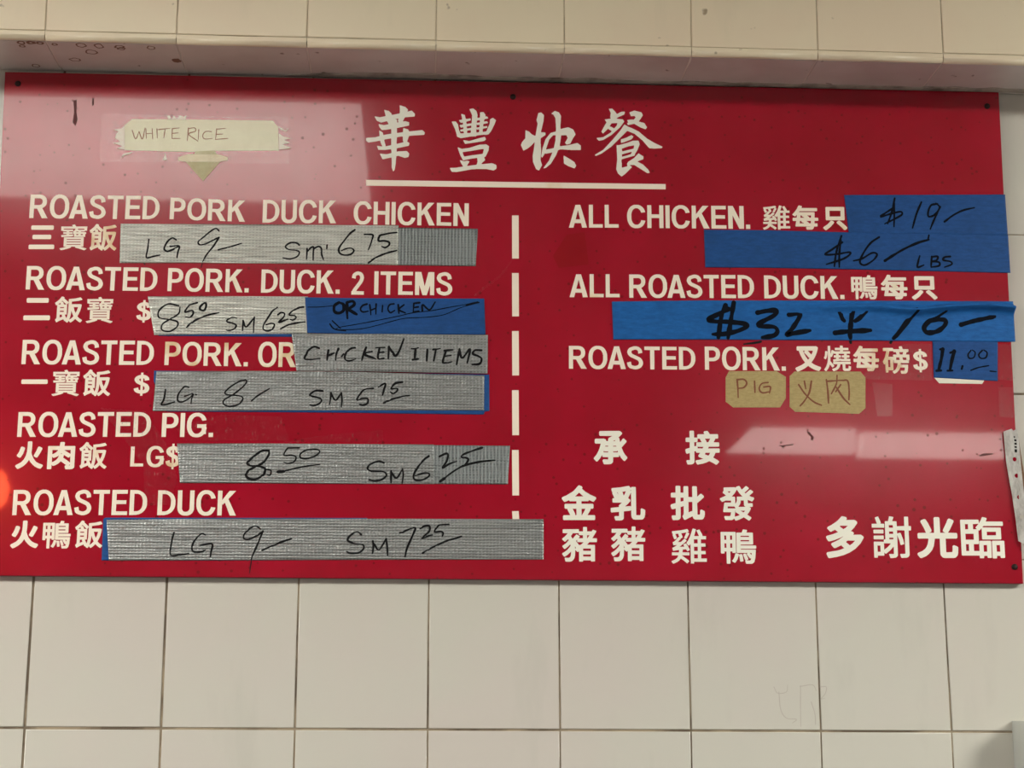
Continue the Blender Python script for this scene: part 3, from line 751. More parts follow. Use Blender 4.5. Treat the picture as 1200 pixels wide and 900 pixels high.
 ('lettering_word', 'ROASTED', 'w', '-269 4131 48 1 1 115 2 2 34 -1 62 -116 66 1 -68 122 21 13 13 14 9 15 6 22 0 34 -6 22 -9 15 -12 13 -10 7 -23 8 -28 3 -106 -2|-220 4291 0 84 64 1 16 -6 9 -10 7 -14 0 -22 -5 -13 -8 -10 -11 -7 -11 -3|57 4131 39 0 14 3 18 7 19 14 15 17 16 29 10 39 1 12 -1 66 -10 39 -10 20 -12 17 -17 15 -21 11 -22 6 -37 0 -14 -4 -19 -7 -19 -14 -15 -17 -16 -29 -10 -39 -2 -39 1 -27 4 -28 7 -22 16 -29 15 -17 22 -15|77 4173 -13 1 -14 6 -14 13 -7 10 -7 16 -5 17 -3 16 0 26 0 26 3 15 5 18 7 16 7 10 14 13 14 6 13 1 11 0 10 -3 11 -7 11 -10 13 -25 7 -33 0 -52 -6 -29 -4 -12 -10 -18 -11 -11 -19 -9|192 4135 56 1 13 52 3 4 75 1 2 -2 12 -55 58 1 -1 10 -78 276 -60 -1|274 4239 28 119 27 -118|511 4136 22 0 15 3 22 7 19 12 13 13 8 12 5 15 3 16 -1 17 -6 19 -9 16 -15 17 -30 17 -61 27 -10 10 -6 11 0 14 8 12 32 11 17 0 12 -6 7 -8 3 -5 3 -28 2 -2 45 9 -1 18 -3 15 -9 17 -21 20 -13 7 -19 6 -27 0 -14 -3 -38 -14 -9 -5 -14 -17 -6 -11 -5 -19 0 -12 5 -15 10 -18 10 -12 14 -11 81 -37 8 -7 8 -14 3 -10 0 -11 -7 -18 -14 -9 -19 -6 -13 0 -23 6 -11 5 -3 6 -5 28 -3 8 -44 -11 -2 -2 9 -39 6 -12 11 -11 21 -11|704 4139 47 0 2 2 1 242 66 2 0 44 -185 -2 1 -44 66 1 2 -3|849 4140 177 2 0 42 -126 0 -2 2 0 80 112 2 2 2 -1 41 -113 0 0 73 125 3 0 43 -174 -1|1050 4142 75 2 38 9 24 12 15 11 16 16 16 25 8 23 5 23 0 49 -5 23 -9 26 -16 23 -21 20 -26 15 -16 5 -29 6 -75 0|1099 4186 0 199 2 2 37 0 15 -4 17 -11 13 -17 7 -14 8 -31 -2 -54 -6 -22 -7 -14 -8 -12 -12 -10 -10 -6 -15 -5'),
 ('lettering_word', 'PORK.', 'y', '1373 4146 48 0 1 102 59 1 19 5 25 13 12 12 7 10 7 17 3 14 0 33 -2 8 -4 14 -10 17 -12 13 -10 7 -20 8 -15 3 -21 2 -87 -1|1422 4290 0 91 48 1 11 -4 13 -8 5 -7 6 -16 0 -23 -6 -14 -4 -6 -11 -8 -14 -5|1670 4143 38 -1 14 3 18 7 19 13 15 17 15 27 11 38 1 11 -1 64 -11 38 -9 19 -13 17 -16 14 -21 11 -22 6 -36 0 -14 -3 -19 -7 -18 -13 -15 -16 -16 -28 -10 -38 -2 -37 1 -27 4 -26 7 -22 16 -28 14 -16 22 -15|1690 4183 -13 1 -14 6 -15 13 -6 9 -7 16 -5 16 -2 16 -1 25 1 25 2 15 5 17 7 15 6 10 15 13 14 5 13 1 11 -1 10 -3 10 -6 11 -10 13 -24 7 -32 0 -50 -6 -28 -4 -12 -10 -17 -11 -10 -19 -9|1825 4145 48 0 0 111 2 3 34 -1 61 -113 66 0 -68 118 21 13 13 13 9 15 6 20 0 34 -6 21 -9 15 -12 12 -10 7 -22 8 -28 3 -105 0|1874 4299 0 82 63 0 15 -6 10 -9 6 -15 0 -21 -4 -12 -9 -10 -10 -6 -11 -3|2060 4145 48 0 1 131 4 -11 2 -1 23 24 5 -7 57 -136 66 0 0 3 -89 182 83 92 -71 0 -80 -105 -1 106 -48 0|2290 4145 49 0 0 50 -49 0'),
 ('lettering_word', 'OR', 'y', '2544 4141 37 -1 13 4 18 7 18 14 15 18 15 29 9 40 2 12 -2 68 -9 40 -10 20 -12 18 -15 15 -21 12 -21 6 -35 0 -14 -3 -18 -8 -18 -14 -14 -17 -15 -30 -10 -40 -2 -40 1 -28 4 -28 7 -23 15 -30 14 -17 21 -16|2563 4184 -12 1 -13 6 -15 13 -6 11 -7 16 -4 18 -3 16 -1 26 1 27 3 16 4 18 7 16 6 11 15 13 13 6 12 1 11 0 10 -3 10 -7 10 -11 12 -26 7 -34 0 -53 -5 -29 -4 -12 -10 -18 -10 -12 -19 -9|2694 4144 46 1 1 118 2 2 32 -1 60 -119 63 0 -65 126 20 13 13 14 8 16 6 22 0 35 -6 22 -9 17 -11 12 -10 7 -22 9 -27 3 -101 -1|2741 4308 0 86 61 1 15 -6 9 -10 7 -15 0 -22 -5 -14 -8 -10 -10 -7 -11 -3'),
 ('lettering_character', '一', 'w', '-249 3897 284 4 9 9 0 35 -9 9 -283 -4 -8 -10 0 -35'),
 ('lettering_character', '寶', 'w', '378 3763 8 0 20 14 2 7 -69 21 31 3 0 108 -1 3 -224 -3 -3 -2 0 -110 34 -1 -29 -10 -48 -11 -2 -6 17 -16 25 4 63 18 27 12 1 5 -3 5 49 1 2 -1 -4 -7 4 -4 39 -10|174 3826 2 8 160 2 2 -1 -2 -7|174 3856 2 9 160 2 2 -2 -2 -7|174 3886 2 8 160 2 2 -1 -2 -7|112 3918 106 7 27 5 1 18 -1 3 -47 -1 2 7 39 2 -1 19 -38 0 -2 8 2 1 42 1 2 3 -1 18 -108 -1 -1 2 1 9 136 2 -9 -16 -18 -20 2 -5 -2 -21 12 -3 1 -34 127 2 1 2 0 32 10 3 0 19 -60 1 -1 6 1 1 41 1 2 2 1 6 25 2 0 49 -2 2 -125 -2 -17 24 -29 -7 -1 -5 6 -11 -2 -2 -128 -2 -2 -3 1 -48 19 0 1 -6 2 -2 41 1 1 -2 -1 -8 -36 -1 -3 -2 1 -18 38 0 1 -9 -59 -5 -2 -7|282 3944 0 14 22 0 0 -14|334 3945 0 13 23 1 0 -14|276 3980 6 8 21 0 2 -2 -2 -6|296 4009 4 13 71 1 2 -2 -2 -11'),
 ('lettering_character', '飯', 'w', '594 3766 7 0 4 4 9 17 17 -19 7 0 25 18 25 26 25 -24 27 -19 8 1 17 21 0 7 -3 3 -32 21 -20 22 15 29 13 35 11 43 4 32 -6 4 -12 4 -96 -3 -2 2 1 29 77 11 37 12 3 4 0 6 -19 21 -60 -15 -68 -8 -5 -4 -1 -157 -8 -50 -8 -21 -21 43 18 1 4 5 -1 113 -4 4 -32 0 -9 26 -5 7 -9 1 -10 -3 13 14 50 -45 7 2 15 18 0 7 -2 3 -50 44 1 11 -3 3 -18 8 -6 0 -6 -5 -21 -30 -20 -19 -28 -23 0 -6 10 -22 4 -3 11 2 0 -150 -3 -12 -12 -12 0 -5 10 -23 4 -4 6 1 27 16 47 21 9 -20 11 0 5 -8|620 3801 12 49 6 59 16 -41 12 -25 -18 -22 -18 -14|508 3824 0 37 29 0 -4 -4 0 -7 6 -14|688 3881 -15 32 -10 40 49 1 -11 -44|508 3893 0 13 1 2 43 0 1 -1 -1 -14|508 3940 0 10 1 1 43 1 1 -2 -1 -10|485 3983 22 22 7 -22'),
 ('lettering_character', '$', 'w', '1112 3778 25 0 2 25 35 9 18 11 11 12 6 9 5 22 -1 11 -6 15 -14 20 -22 14 -33 13 1 47 8 -3 7 -5 1 -18 4 -4 45 8 5 2 0 3 -4 21 -7 10 -14 12 -18 9 -28 6 0 23 -2 2 -24 -1 -1 -26 -33 -10 -18 -10 -14 -15 -6 -13 -1 -9 4 -17 13 -18 20 -14 35 -15 0 -58 0 -2 -5 0 -15 5 -4 22 -3 3 -48 -12 -1 -4 3 -13 4 -10 7 -9 11 -8 16 -7 35 -8|1139 3844 -1 48 2 1 10 -4 4 -5 5 -11 1 -8 -5 -15 -10 -5|1108 3950 -10 7 -6 12 5 9 14 5 0 -31 0 -2'),
 ('lettering_word', 'ROASTED', 'w', '-265 3276 49 0 0 116 2 2 34 0 62 -116 67 1 -69 122 21 13 14 14 9 15 6 22 0 35 -6 21 -10 16 -12 12 -10 7 -22 8 -29 3 -106 -2|-215 3437 0 84 63 1 16 -6 10 -9 6 -15 0 -22 -4 -13 -9 -10 -10 -7 -11 -3|61 3278 39 -1 14 4 19 7 19 14 15 18 15 29 11 39 1 12 -1 66 -11 39 -9 20 -13 17 -16 15 -21 11 -23 6 -37 -1 -14 -3 -18 -8 -19 -13 -15 -18 -16 -29 -10 -39 -2 -39 1 -28 4 -27 7 -23 16 -29 14 -16 23 -16|82 3320 -13 1 -14 5 -15 13 -7 10 -7 16 -4 17 -3 16 -1 26 1 26 3 16 4 18 7 16 7 10 15 14 14 6 13 1 11 -1 10 -3 11 -6 10 -11 13 -25 8 -33 0 -52 -6 -29 -5 -11 -10 -18 -10 -12 -20 -9|197 3282 55 1 13 53 4 5 75 0 1 -1 13 -55 58 1 -1 10 -79 276 -59 -1|279 3388 28 119 27 -119|516 3286 22 -1 15 4 21 7 20 12 13 13 7 12 6 15 3 16 -1 17 -6 19 -9 16 -15 18 -30 16 -61 27 -10 10 -6 11 0 14 7 12 33 11 17 0 12 -6 7 -7 3 -6 3 -27 2 -3 45 10 -1 18 -3 14 -9 18 -21 20 -13 7 -19 6 -27 -1 -14 -3 -39 -13 -8 -6 -14 -17 -6 -12 -5 -19 0 -11 5 -16 10 -17 10 -12 14 -11 81 -37 8 -7 8 -14 3 -10 0 -11 -8 -18 -13 -9 -19 -6 -13 0 -23 5 -11 6 -3 6 -5 27 -3 9 -44 -12 -2 -2 8 -39 6 -12 12 -11 21 -11|709 3290 47 0 2 2 1 243 67 2 0 44 -186 -3 0 -44 67 1 2 -2|854 3292 177 3 0 42 -126 -1 -2 2 1 81 111 2 2 2 -1 41 -112 -1 -1 74 125 3 0 44 -174 -3|1055 3295 75 2 38 9 24 12 16 12 15 16 16 25 9 24 4 23 0 49 -4 23 -10 26 -15 23 -22 20 -26 14 -15 6 -30 5 -75 0|1105 3339 -1 200 2 2 37 0 15 -4 17 -11 13 -16 7 -15 8 -30 -2 -55 -6 -22 -7 -14 -8 -12 -12 -11 -10 -6 -15 -5'),
 ('lettering_word', 'PIG.', 'w', '1379 3298 50 0 1 103 60 2 20 5 25 13 13 13 7 10 8 17 3 14 0 33 -2 9 -4 14 -11 17 -13 13 -10 6 -20 9 -16 2 -21 2 -90 -2|1430 3444 0 91 49 1 11 -3 14 -8 5 -7 6 -16 0 -24 -6 -14 -4 -6 -12 -8 -14 -5|1591 3300 47 0 3 2 0 277 -3 2 -46 0 -2 -2|1759 3299 40 -1 14 4 16 5 15 9 22 22 18 0 2 2 0 37 7 28 1 10 -7 1 -1 2 0 32 -2 2 -101 -2 0 -41 52 0 2 -2 0 -21 -7 -17 -17 -19 -11 -6 -10 -4 -12 0 -13 0 -14 6 -16 14 -13 24 -8 32 0 50 6 28 4 12 11 17 11 11 21 9 23 1 10 -3 10 -6 11 -11 18 -32 47 10 -5 17 -10 19 -21 24 -23 15 -30 9 -37 -1 -15 -3 -19 -7 -19 -13 -16 -17 -15 -29 -11 -37 -2 -38 1 -27 4 -26 8 -23 15 -28 15 -16 23 -15|1918 3303 51 1 0 50 -51 0'),
 ('lettering_character', '火', 'w', '-241 2905 11 0 22 11 36 22 31 31 17 24 11 19 16 -26 31 -33 21 -17 26 -15 29 -10 14 0 22 29 0 11 -8 7 -37 13 -27 15 -14 12 -24 31 -17 34 -10 31 4 50 1 73 -8 9 -34 0 -9 -8 0 -54 -4 -56 -11 -51 -21 -45 -30 -32 -54 -30 -7 -8 0 -10|-226 3035 12 0 7 7 12 19 12 23 16 51 0 14 -8 8 -21 6 -9 0 -9 -8 -16 -50 -14 -26 -10 -14 1 -13 7 -6|-36 3039 12 0 8 9 25 44 21 45 0 11 -8 8 -24 10 -10 0 -8 -8 -17 -44 -25 -50 1 -9 5 -6'),
 ('lettering_character', '肉', 'w', '309 2907 47 0 24 4 17 11 6 10 1 240 -7 6 -118 -2 3 40 -8 7 -36 0 -7 -5 -4 -37 -3 -6 -123 -1 -6 -7 0 -256 7 -6 37 1 6 6 1 45 12 -12 11 1 15 5 33 19 31 29 65 -45 -12 -2 -6 -7 0 -10 8 -23|340 2952 13 13 0 -12|352 2986 -37 28 -43 28 7 32 47 -30 11 0 16 16 1 -72|146 2987 0 64 12 -12 14 0 33 15 20 14 -11 -28 -18 -25 -27 -19|146 3079 0 50 64 1 -8 -14 -18 -18 -20 -12|241 3084 7 8 14 -8|351 3087 -72 43 74 2 1 -43'),
 ('lettering_character', '飯', 'w', '599 2915 7 0 4 4 9 17 16 -19 7 0 25 18 24 25 26 -24 27 -18 7 1 17 20 0 7 -3 3 -32 21 -19 22 14 28 13 35 11 43 4 32 -6 4 -12 4 -95 -3 -1 2 0 29 76 11 37 12 3 3 0 7 -18 20 -60 -14 -68 -9 -4 -4 -2 -155 -7 -49 -8 -22 -21 44 18 1 3 4 0 113 -5 4 -31 -1 -9 26 -4 7 -10 1 -10 -3 13 14 49 -44 8 2 14 17 1 7 -2 4 -50 43 1 11 -3 3 -18 7 -6 0 -6 -4 -21 -30 -19 -19 -29 -22 0 -7 11 -21 4 -3 11 2 0 -149 -4 -12 -11 -12 0 -5 10 -23 3 -3 7 0 27 16 46 21 9 -20 11 0 4 -9|624 2950 12 49 6 58 16 -41 12 -24 -18 -23 -17 -14|514 2972 0 37 28 0 -4 -4 0 -6 6 -14|691 3029 -14 32 -10 39 49 1 -11 -43|514 3041 -1 13 2 2 41 0 2 -1 -2 -14|514 3088 -1 9 2 2 41 1 2 -2 -2 -10|490 3130 23 22 6 -21'),
 ('lettering_character', 'L', 'w', '1038 2949 146 1 2 2 0 32 -105 0 0 195 -2 2 -40 -1 -2 -1'),
 ('lettering_character', 'G', 'y', '1303 2943 35 0 13 3 14 5 13 7 20 19 15 1 2 2 0 31 7 24 0 9 -6 1 -1 1 0 28 -2 2 -89 -2 0 -35 46 0 2 -2 0 -18 -7 -15 -14 -16 -11 -6 -8 -3 -11 -1 -11 1 -13 5 -14 12 -12 20 -6 28 0 44 5 24 4 10 9 15 10 9 18 8 21 1 8 -3 10 -5 10 -9 15 -28 42 9 -5 14 -9 17 -18 21 -20 13 -27 7 -33 0 -13 -3 -17 -6 -17 -12 -14 -14 -14 -25 -9 -33 -2 -32 1 -24 4 -22 6 -20 14 -24 14 -14 20 -12'),
 ('lettering_character', '$', 'y', '1509 2921 23 1 1 27 32 10 17 11 10 13 5 10 5 24 -1 12 -5 16 -13 22 -20 15 -30 14 0 53 8 -4 6 -6 2 -19 3 -4 41 8 4 2 0 3 -4 23 -6 11 -12 13 -17 10 -25 7 0 25 -2 2 -22 -1 -1 -29 -29 -10 -17 -11 -13 -17 -5 -13 -1 -10 4 -19 12 -20 17 -14 32 -17 0 -63 0 -2 -4 0 -14 5 -4 24 -2 4 -43 -13 -2 -4 3 -15 4 -11 6 -10 10 -9 14 -7 32 -9|1533 2993 0 53 2 1 9 -5 3 -5 5 -12 1 -9 -4 -16 -9 -6|1506 3109 -9 8 -5 12 4 11 12 5 0 -34 0 -2'),
 ('lettering_word', 'ROASTED', 'w', '-264 2372 48 1 1 115 2 3 34 -1 62 -116 66 1 -68 122 21 13 13 14 9 15 6 22 0 35 -6 21 -9 16 -12 12 -10 7 -23 8 -28 3 -106 -2|-215 2533 0 84 64 1 15 -6 10 -9 7 -15 0 -22 -5 -13 -8 -10 -11 -6 -11 -4|62 2374 38 -1 14 4 19 7 19 14 15 17 16 29 10 39 1 12 -1 66 -10 39 -10 20 -13 17 -16 15 -21 11 -23 6 -36 0 -14 -4 -19 -7 -19 -14 -15 -17 -15 -29 -11 -39 -2 -39 1 -28 4 -27 8 -23 15 -29 15 -16 22 -16|82 2416 -13 0 -14 6 -15 13 -6 10 -7 16 -5 17 -3 16 0 26 0 26 3 16 5 17 7 16 6 11 15 13 14 6 13 1 11 0 10 -3 11 -6 10 -11 14 -25 7 -33 0 -52 -6 -29 -4 -12 -11 -18 -10 -11 -19 -9|197 2378 55 1 14 52 3 5 75 0 1 -1 13 -55 58 1 -2 10 -78 276 -59 -1|279 2483 28 119 27 -118|516 2380 22 0 15 3 21 8 20 12 13 13 7 12 6 14 3 16 -1 18 -6 18 -9 16 -16 18 -29 16 -61 28 -10 10 -6 10 0 15 7 12 33 11 17 0 12 -7 7 -7 2 -6 3 -27 3 -3 45 10 -1 18 -3 15 -9 17 -21 20 -13 7 -20 6 -26 0 -15 -3 -38 -14 -8 -6 -15 -16 -5 -12 -5 -19 0 -11 5 -16 10 -17 10 -13 14 -11 80 -37 9 -7 7 -13 4 -10 0 -12 -8 -17 -13 -9 -20 -7 -12 0 -23 6 -11 5 -3 7 -5 27 -3 8 -44 -11 -2 -2 8 -39 6 -12 12 -11 21 -11|709 2384 47 0 2 2 0 243 67 2 0 43 -185 -2 0 -44 66 1 3 -2|853 2386 177 2 0 42 -126 -1 -2 2 1 81 111 2 2 2 0 41 -113 0 0 73 124 3 0 44 -174 -2|1054 2388 75 2 38 9 24 12 16 12 15 16 16 25 9 23 4 23 0 50 -4 23 -10 25 -15 23 -22 20 -26 15 -15 6 -30 5 -75 0|1104 2432 -1 199 2 3 37 0 15 -4 17 -11 14 -17 6 -14 8 -30 -2 -55 -6 -22 -6 -15 -9 -11 -12 -11 -10 -6 -15 -5'),
 ('lettering_word', 'DUCK', 'w', '1372 2390 77 1 38 9 25 12 16 11 15 16 17 25 8 23 5 23 0 49 -5 23 -10 26 -15 23 -22 20 -27 14 -15 6 -30 6 -77 0|1423 2433 -1 199 2 2 38 0 15 -5 17 -11 14 -16 7 -14 7 -31 -1 -54 -6 -22 -7 -14 -8 -12 -13 -10 -10 -6 -15 -5|1672 2389 39 -1 23 6 12 6 10 7 13 13 13 25 5 21 -1 214 -49 -1 -1 -209 -3 -12 -10 -16 -10 -7 -20 -4 -20 3 -11 7 -10 17 -3 11 -2 210 -49 -1 -1 -193 5 -36 8 -20 7 -10 13 -13 21 -12|1902 2390 40 0 18 4 21 10 15 13 18 24 10 21 5 16 0 5 -3 1 -45 7 -9 -25 -10 -16 -13 -11 -14 -6 -23 -1 -15 6 -12 11 -11 17 -7 20 -5 24 0 52 5 24 7 21 10 16 8 8 18 9 13 1 13 -1 13 -5 18 -18 5 -10 7 -19 3 -3 44 7 3 2 -5 18 -10 21 -18 24 -23 17 -17 7 -14 3 -38 0 -14 -4 -17 -7 -22 -16 -19 -25 -7 -14 -10 -33 -3 -20 -1 -29 2 -39 6 -27 13 -30 18 -24 15 -12 21 -10|2054 2394 49 0 1 135 4 -11 2 -1 24 25 5 -7 58 -141 68 1 0 3 -91 187 85 95 -73 0 -82 -108 -1 109 -49 0'),
 ('lettering_character', '火', 'w', '-241 1996 11 0 23 10 35 22 32 30 17 24 11 19 16 -25 31 -33 21 -17 26 -14 29 -11 14 0 22 29 0 10 -7 8 -38 13 -26 14 -15 13 -25 30 -16 34 -10 30 4 49 1 73 -8 8 -34 0 -9 -8 0 -53 -4 -55 -11 -50 -21 -44 -30 -32 -54 -29 -8 -8 0 -11|-225 2125 12 -1 7 7 12 19 12 23 16 50 -1 14 -7 8 -21 6 -10 0 -9 -8 -16 -49 -13 -26 -10 -14 1 -13 6 -6|-35 2128 12 0 9 8 24 44 21 44 0 12 -7 7 -25 10 -10 0 -7 -8 -18 -43 -25 -49 1 -10 5 -5'),
 ('lettering_character', '鴨', 'w', '146 1997 24 0 5 3 1 110 18 0 1 -10 5 -4 21 1 5 3 0 185 -4 5 -124 -1 -5 -4 -1 -189 6 -5 22 0 4 4 1 15 17 0 0 -109|316 1999 48 0 12 5 11 12 10 40 5 70 -5 3 -128 -1 -1 7 134 2 5 5 0 20 -5 5 -134 -1 1 8 105 2 6 4 -1 101 -5 4 -53 0 7 15 -1 6 -4 4 -28 4 -6 -5 -9 -25 -43 0 -5 -4 0 -178 5 -5 92 0 -7 -7 0 -4 25 -38 5 -1 8 3 -4 -17 -6 -5 -33 2 15 8 1 7 -14 35 -7 11 -8 1 -10 -3 -6 -6 17 -49 5 -4 -3 -8 6 -20|210 2008 7 -1 6 6 16 26 13 41 -1 5 -4 4 -19 5 -7 -4 -11 -33 -9 -17 -11 -15 0 -4 4 -4|265 2017 22 3 4 5 -7 47 -3 11 -5 4 -20 -2 -4 -5 7 -38 1 -18|362 2078 -14 20 16 0 1 -13|125 2142 -1 41 18 1 0 -41|176 2143 0 41 18 0 0 -41|268 2204 -1 10 2 1 75 1 2 -2 -2 -10|125 2216 -1 40 18 1 0 -40|176 2217 0 40 18 0 0 -40|268 2244 1 11 75 1 2 -2 -2 -9'),
 ('lettering_character', '飯', 'w', '598 2007 7 0 4 3 9 18 17 -20 7 0 24 19 25 25 25 -24 27 -19 7 1 17 20 0 8 -3 3 -32 21 -19 22 14 28 13 35 11 43 4 32 -6 4 -11 4 -95 -2 -2 1 1 29 75 11 37 12 3 3 0 7 -18 21 -60 -15 -67 -8 -5 -4 -1 -156 -8 -50 -8 -21 -21 44 18 1 4 5 0 112 -5 4 -31 0 -9 26 -5 7 -9 1 -10 -3 13 14 49 -45 8 2 14 18 0 6 -2 4 -49 43 1 11 -3 4 -18 7 -7 0 -5 -4 -21 -30 -19 -19 -28 -23 0 -6 10 -22 4 -2 11 1 0 -149 -4 -12 -11 -12 0 -5 10 -23 3 -3 7 0 26 16 46 21 10 -20 11 -1 4 -8|624 2041 12 50 6 58 15 -41 13 -25 -19 -22 -17 -14|514 2064 -1 37 29 1 -4 -5 0 -6 6 -14|691 2121 -14 32 -11 40 49 0 -11 -43|514 2134 -1 13 2 1 41 1 2 -2 -2 -13|514 2180 -1 10 2 2 41 0 2 -2 -2 -10|490 2223 22 22 7 -22'),
 ('lettering_word', 'ALL', 'w', '6107 5907 55 1 13 52 3 5 74 1 2 -2 12 -54 58 1 -1 10 -78 273 -59 -2|6188 6011 28 118 27 -117|6348 5912 166 2 2 2 -1 40 -118 -1 0 241 -2 3 -45 -1 -2 -2|6540 5915 165 3 2 2 0 40 -118 -1 -1 241 -2 2 -44 -1 -3 -2'),
 ('lettering_word', 'CHICKEN.', 'w', '6902 5916 40 0 19 5 20 10 16 13 18 24 10 21 5 16 0 5 -2 1 -47 7 -8 -25 -11 -16 -13 -12 -14 -6 -23 0 -15 6 -12 10 -11 17 -8 20 -4 24 0 52 4 24 8 20 10 16 8 9 18 9 13 1 13 -1 13 -6 18 -17 6 -10 6 -18 4 -4 45 8 2 2 -5 17 -10 21 -18 24 -23 16 -17 7 -15 3 -38 0 -14 -3 -17 -8 -23 -16 -18 -25 -7 -14 -11 -33 -3 -20 -1 -29 3 -38 6 -27 13 -30 18 -24 15 -12 21 -10|7055 5921 49 1 1 123 2 2 93 1 1 -125 49 1 0 286 -49 -1 -1 -113 -2 -2 -92 -1 -2 115 -49 -1|7276 5924 48 0 2 2 0 283 -2 2 -47 -1 -2 -2|7442 5923 40 0 19 4 20 11 16 13 18 23 10 22 5 16 0 4 -3 2 -46 6 -8 -24 -11 -17 -13 -11 -14 -7 -23 0 -15 6 -12 10 -11 17 -8 20 -4 24 0 52 4 24 8 20 10 17 8 8 18 9 13 1 13 -1 13 -5 18 -17 6 -10 6 -19 4 -3 44 7 3 2 -5 17 -10 22 -18 23 -23 17 -18 7 -14 3 -38 -1 -14 -3 -17 -8 -23 -16 -18 -24 -8 -15 -10 -33 -3 -20 -1 -28 2 -39 7 -27 13 -30 17 -23 16 -12 21 -11|7595 5928 49 0 2 134 3 -11 2 -1 25 26 5 -7 58 -140 69 1 0 3 -92 186 85 95 -73 0 -82 -109 -2 109 -49 -1|7833 5930 181 2 0 42 -129 -1 -2 2 0 81 115 1 2 3 -1 40 -116 -1 0 73 128 3 0 44 -178 -3|8038 5933 51 0 3 2 0 167 80 -168 56 1 0 286 -50 0 -2 -2 -1 -165 -78 164 -8 2 -51 -1|8253 5935 51 1 0 52 -51 -1'),
 ('lettering_character', '雞', 'w', '8474 5928 12 3 26 11 20 14 16 18 28 -17 29 -23 5 0 16 16 0 6 -9 7 -58 38 1 1 67 2 2 1 1 22 -2 3 -64 -1 4 23 30 4 12 -16 6 1 16 7 1 8 -14 25 -17 21 -4 4 -6 0 -18 -8 0 -5 9 -14 -46 -4 54 42 13 12 0 5 -16 13 -5 0 -32 -29 -29 -1 25 25 5 8 15 8 0 8 -12 27 2 2 48 9 -24 -50 17 -8 7 2 26 44 -3 6 -19 7 15 4 2 3 -1 6 -11 15 -65 -13 -71 -8 -11 -3 5 -21 7 -2 -6 -4 -1 -4 16 -37 9 0 17 10 -3 11 -12 24 2 3 27 2 0 -7 10 -22 -11 0 -27 -30 -12 -9 -15 -9 6 -25 36 3 -29 -19 -15 -6 -1 -7 5 -19 5 -1 50 8 4 -1 -3 -19 -64 -2 -3 -1 0 -22 2 -2 59 0 -10 -19 -11 -10 -12 -8 -32 -13 0 -5|8643 5933 29 0 3 15 116 3 2 1 1 25 -2 3 -50 -1 -2 2 1 35 40 1 3 3 -2 25 -40 -1 -2 2 1 36 40 1 3 3 -2 25 -41 0 -1 33 2 2 46 1 2 26 -3 2 -29 0 -5 14 -25 42 -24 -6 -4 -3 24 -48 -46 -1 -1 2 17 50 0 7 -22 6 -9 -1 -24 -69 -17 -30 -18 -26 0 -4 19 -18 6 0 11 13 1 -1|8674 5978 0 36 35 1 0 -36|8674 6043 0 37 35 1 0 -37|8674 6109 0 35 35 1 0 -35'),
 ('lettering_character', '每', 'y', '8999 5939 59 2 7 4 12 12 9 24 35 1 6 4 1 30 -7 5 -30 0 1 26 2 5 40 2 5 6 -1 28 -6 5 -38 0 2 62 -6 7 -183 -4 -2 2 9 11 207 4 7 7 0 27 -7 5 -183 -3 -1 1 5 11 0 8 -5 6 -21 6 -12 0 -6 -6 -10 -22 -22 -37 -26 -31 -16 -16 0 -7 5 -5 23 -14 8 1 19 19 -4 -37 -45 -2 -5 -6 0 -28 7 -6 37 1 -11 -58 0 -7 6 -5 174 3 -4 -4 -39 0 -6 -5 -1 -9 5 -18|8909 6017 4 28 3 4 13 0 1 -8 5 -5 31 -18|9024 6020 -2 7 -30 23 56 1 -2 -31|8920 6088 2 26 3 4 12 0 1 -8 5 -5 29 -16|9029 6090 -2 10 -25 19 50 1 -2 -29'),
 ('lettering_character', '只', 'y', '9222 5938 13 1 49 39 45 51 2 5 -1 10 -7 7 -5 3 -16 6 -11 -1 -22 -27 -17 -18 -48 -35 -6 -7 0 -11|9453 5944 13 0 19 14 6 8 0 11 -3 4 -42 42 -48 40 -10 -1 -18 -12 -7 -7 0 -13 58 -51|9238 6063 217 4 7 9 0 152 -8 8 -216 -5 -7 -9 0 -150|9279 6111 0 73 135 2 -1 -72'),
 ('lettering_word', 'ALL', 'w', '6113 5046 55 1 13 51 3 5 74 1 2 -2 12 -54 58 1 -1 10 -78 271 -59 -1|6194 5149 28 117 27 -116|6354 5050 165 2 2 2 0 40 -118 -1 -1 240 -2 2 -44 -1 -2 -2|6546 5053 165 2 2 2 -1 40 -118 -1 0 240 -2 2 -45 -1 -2 -2'),
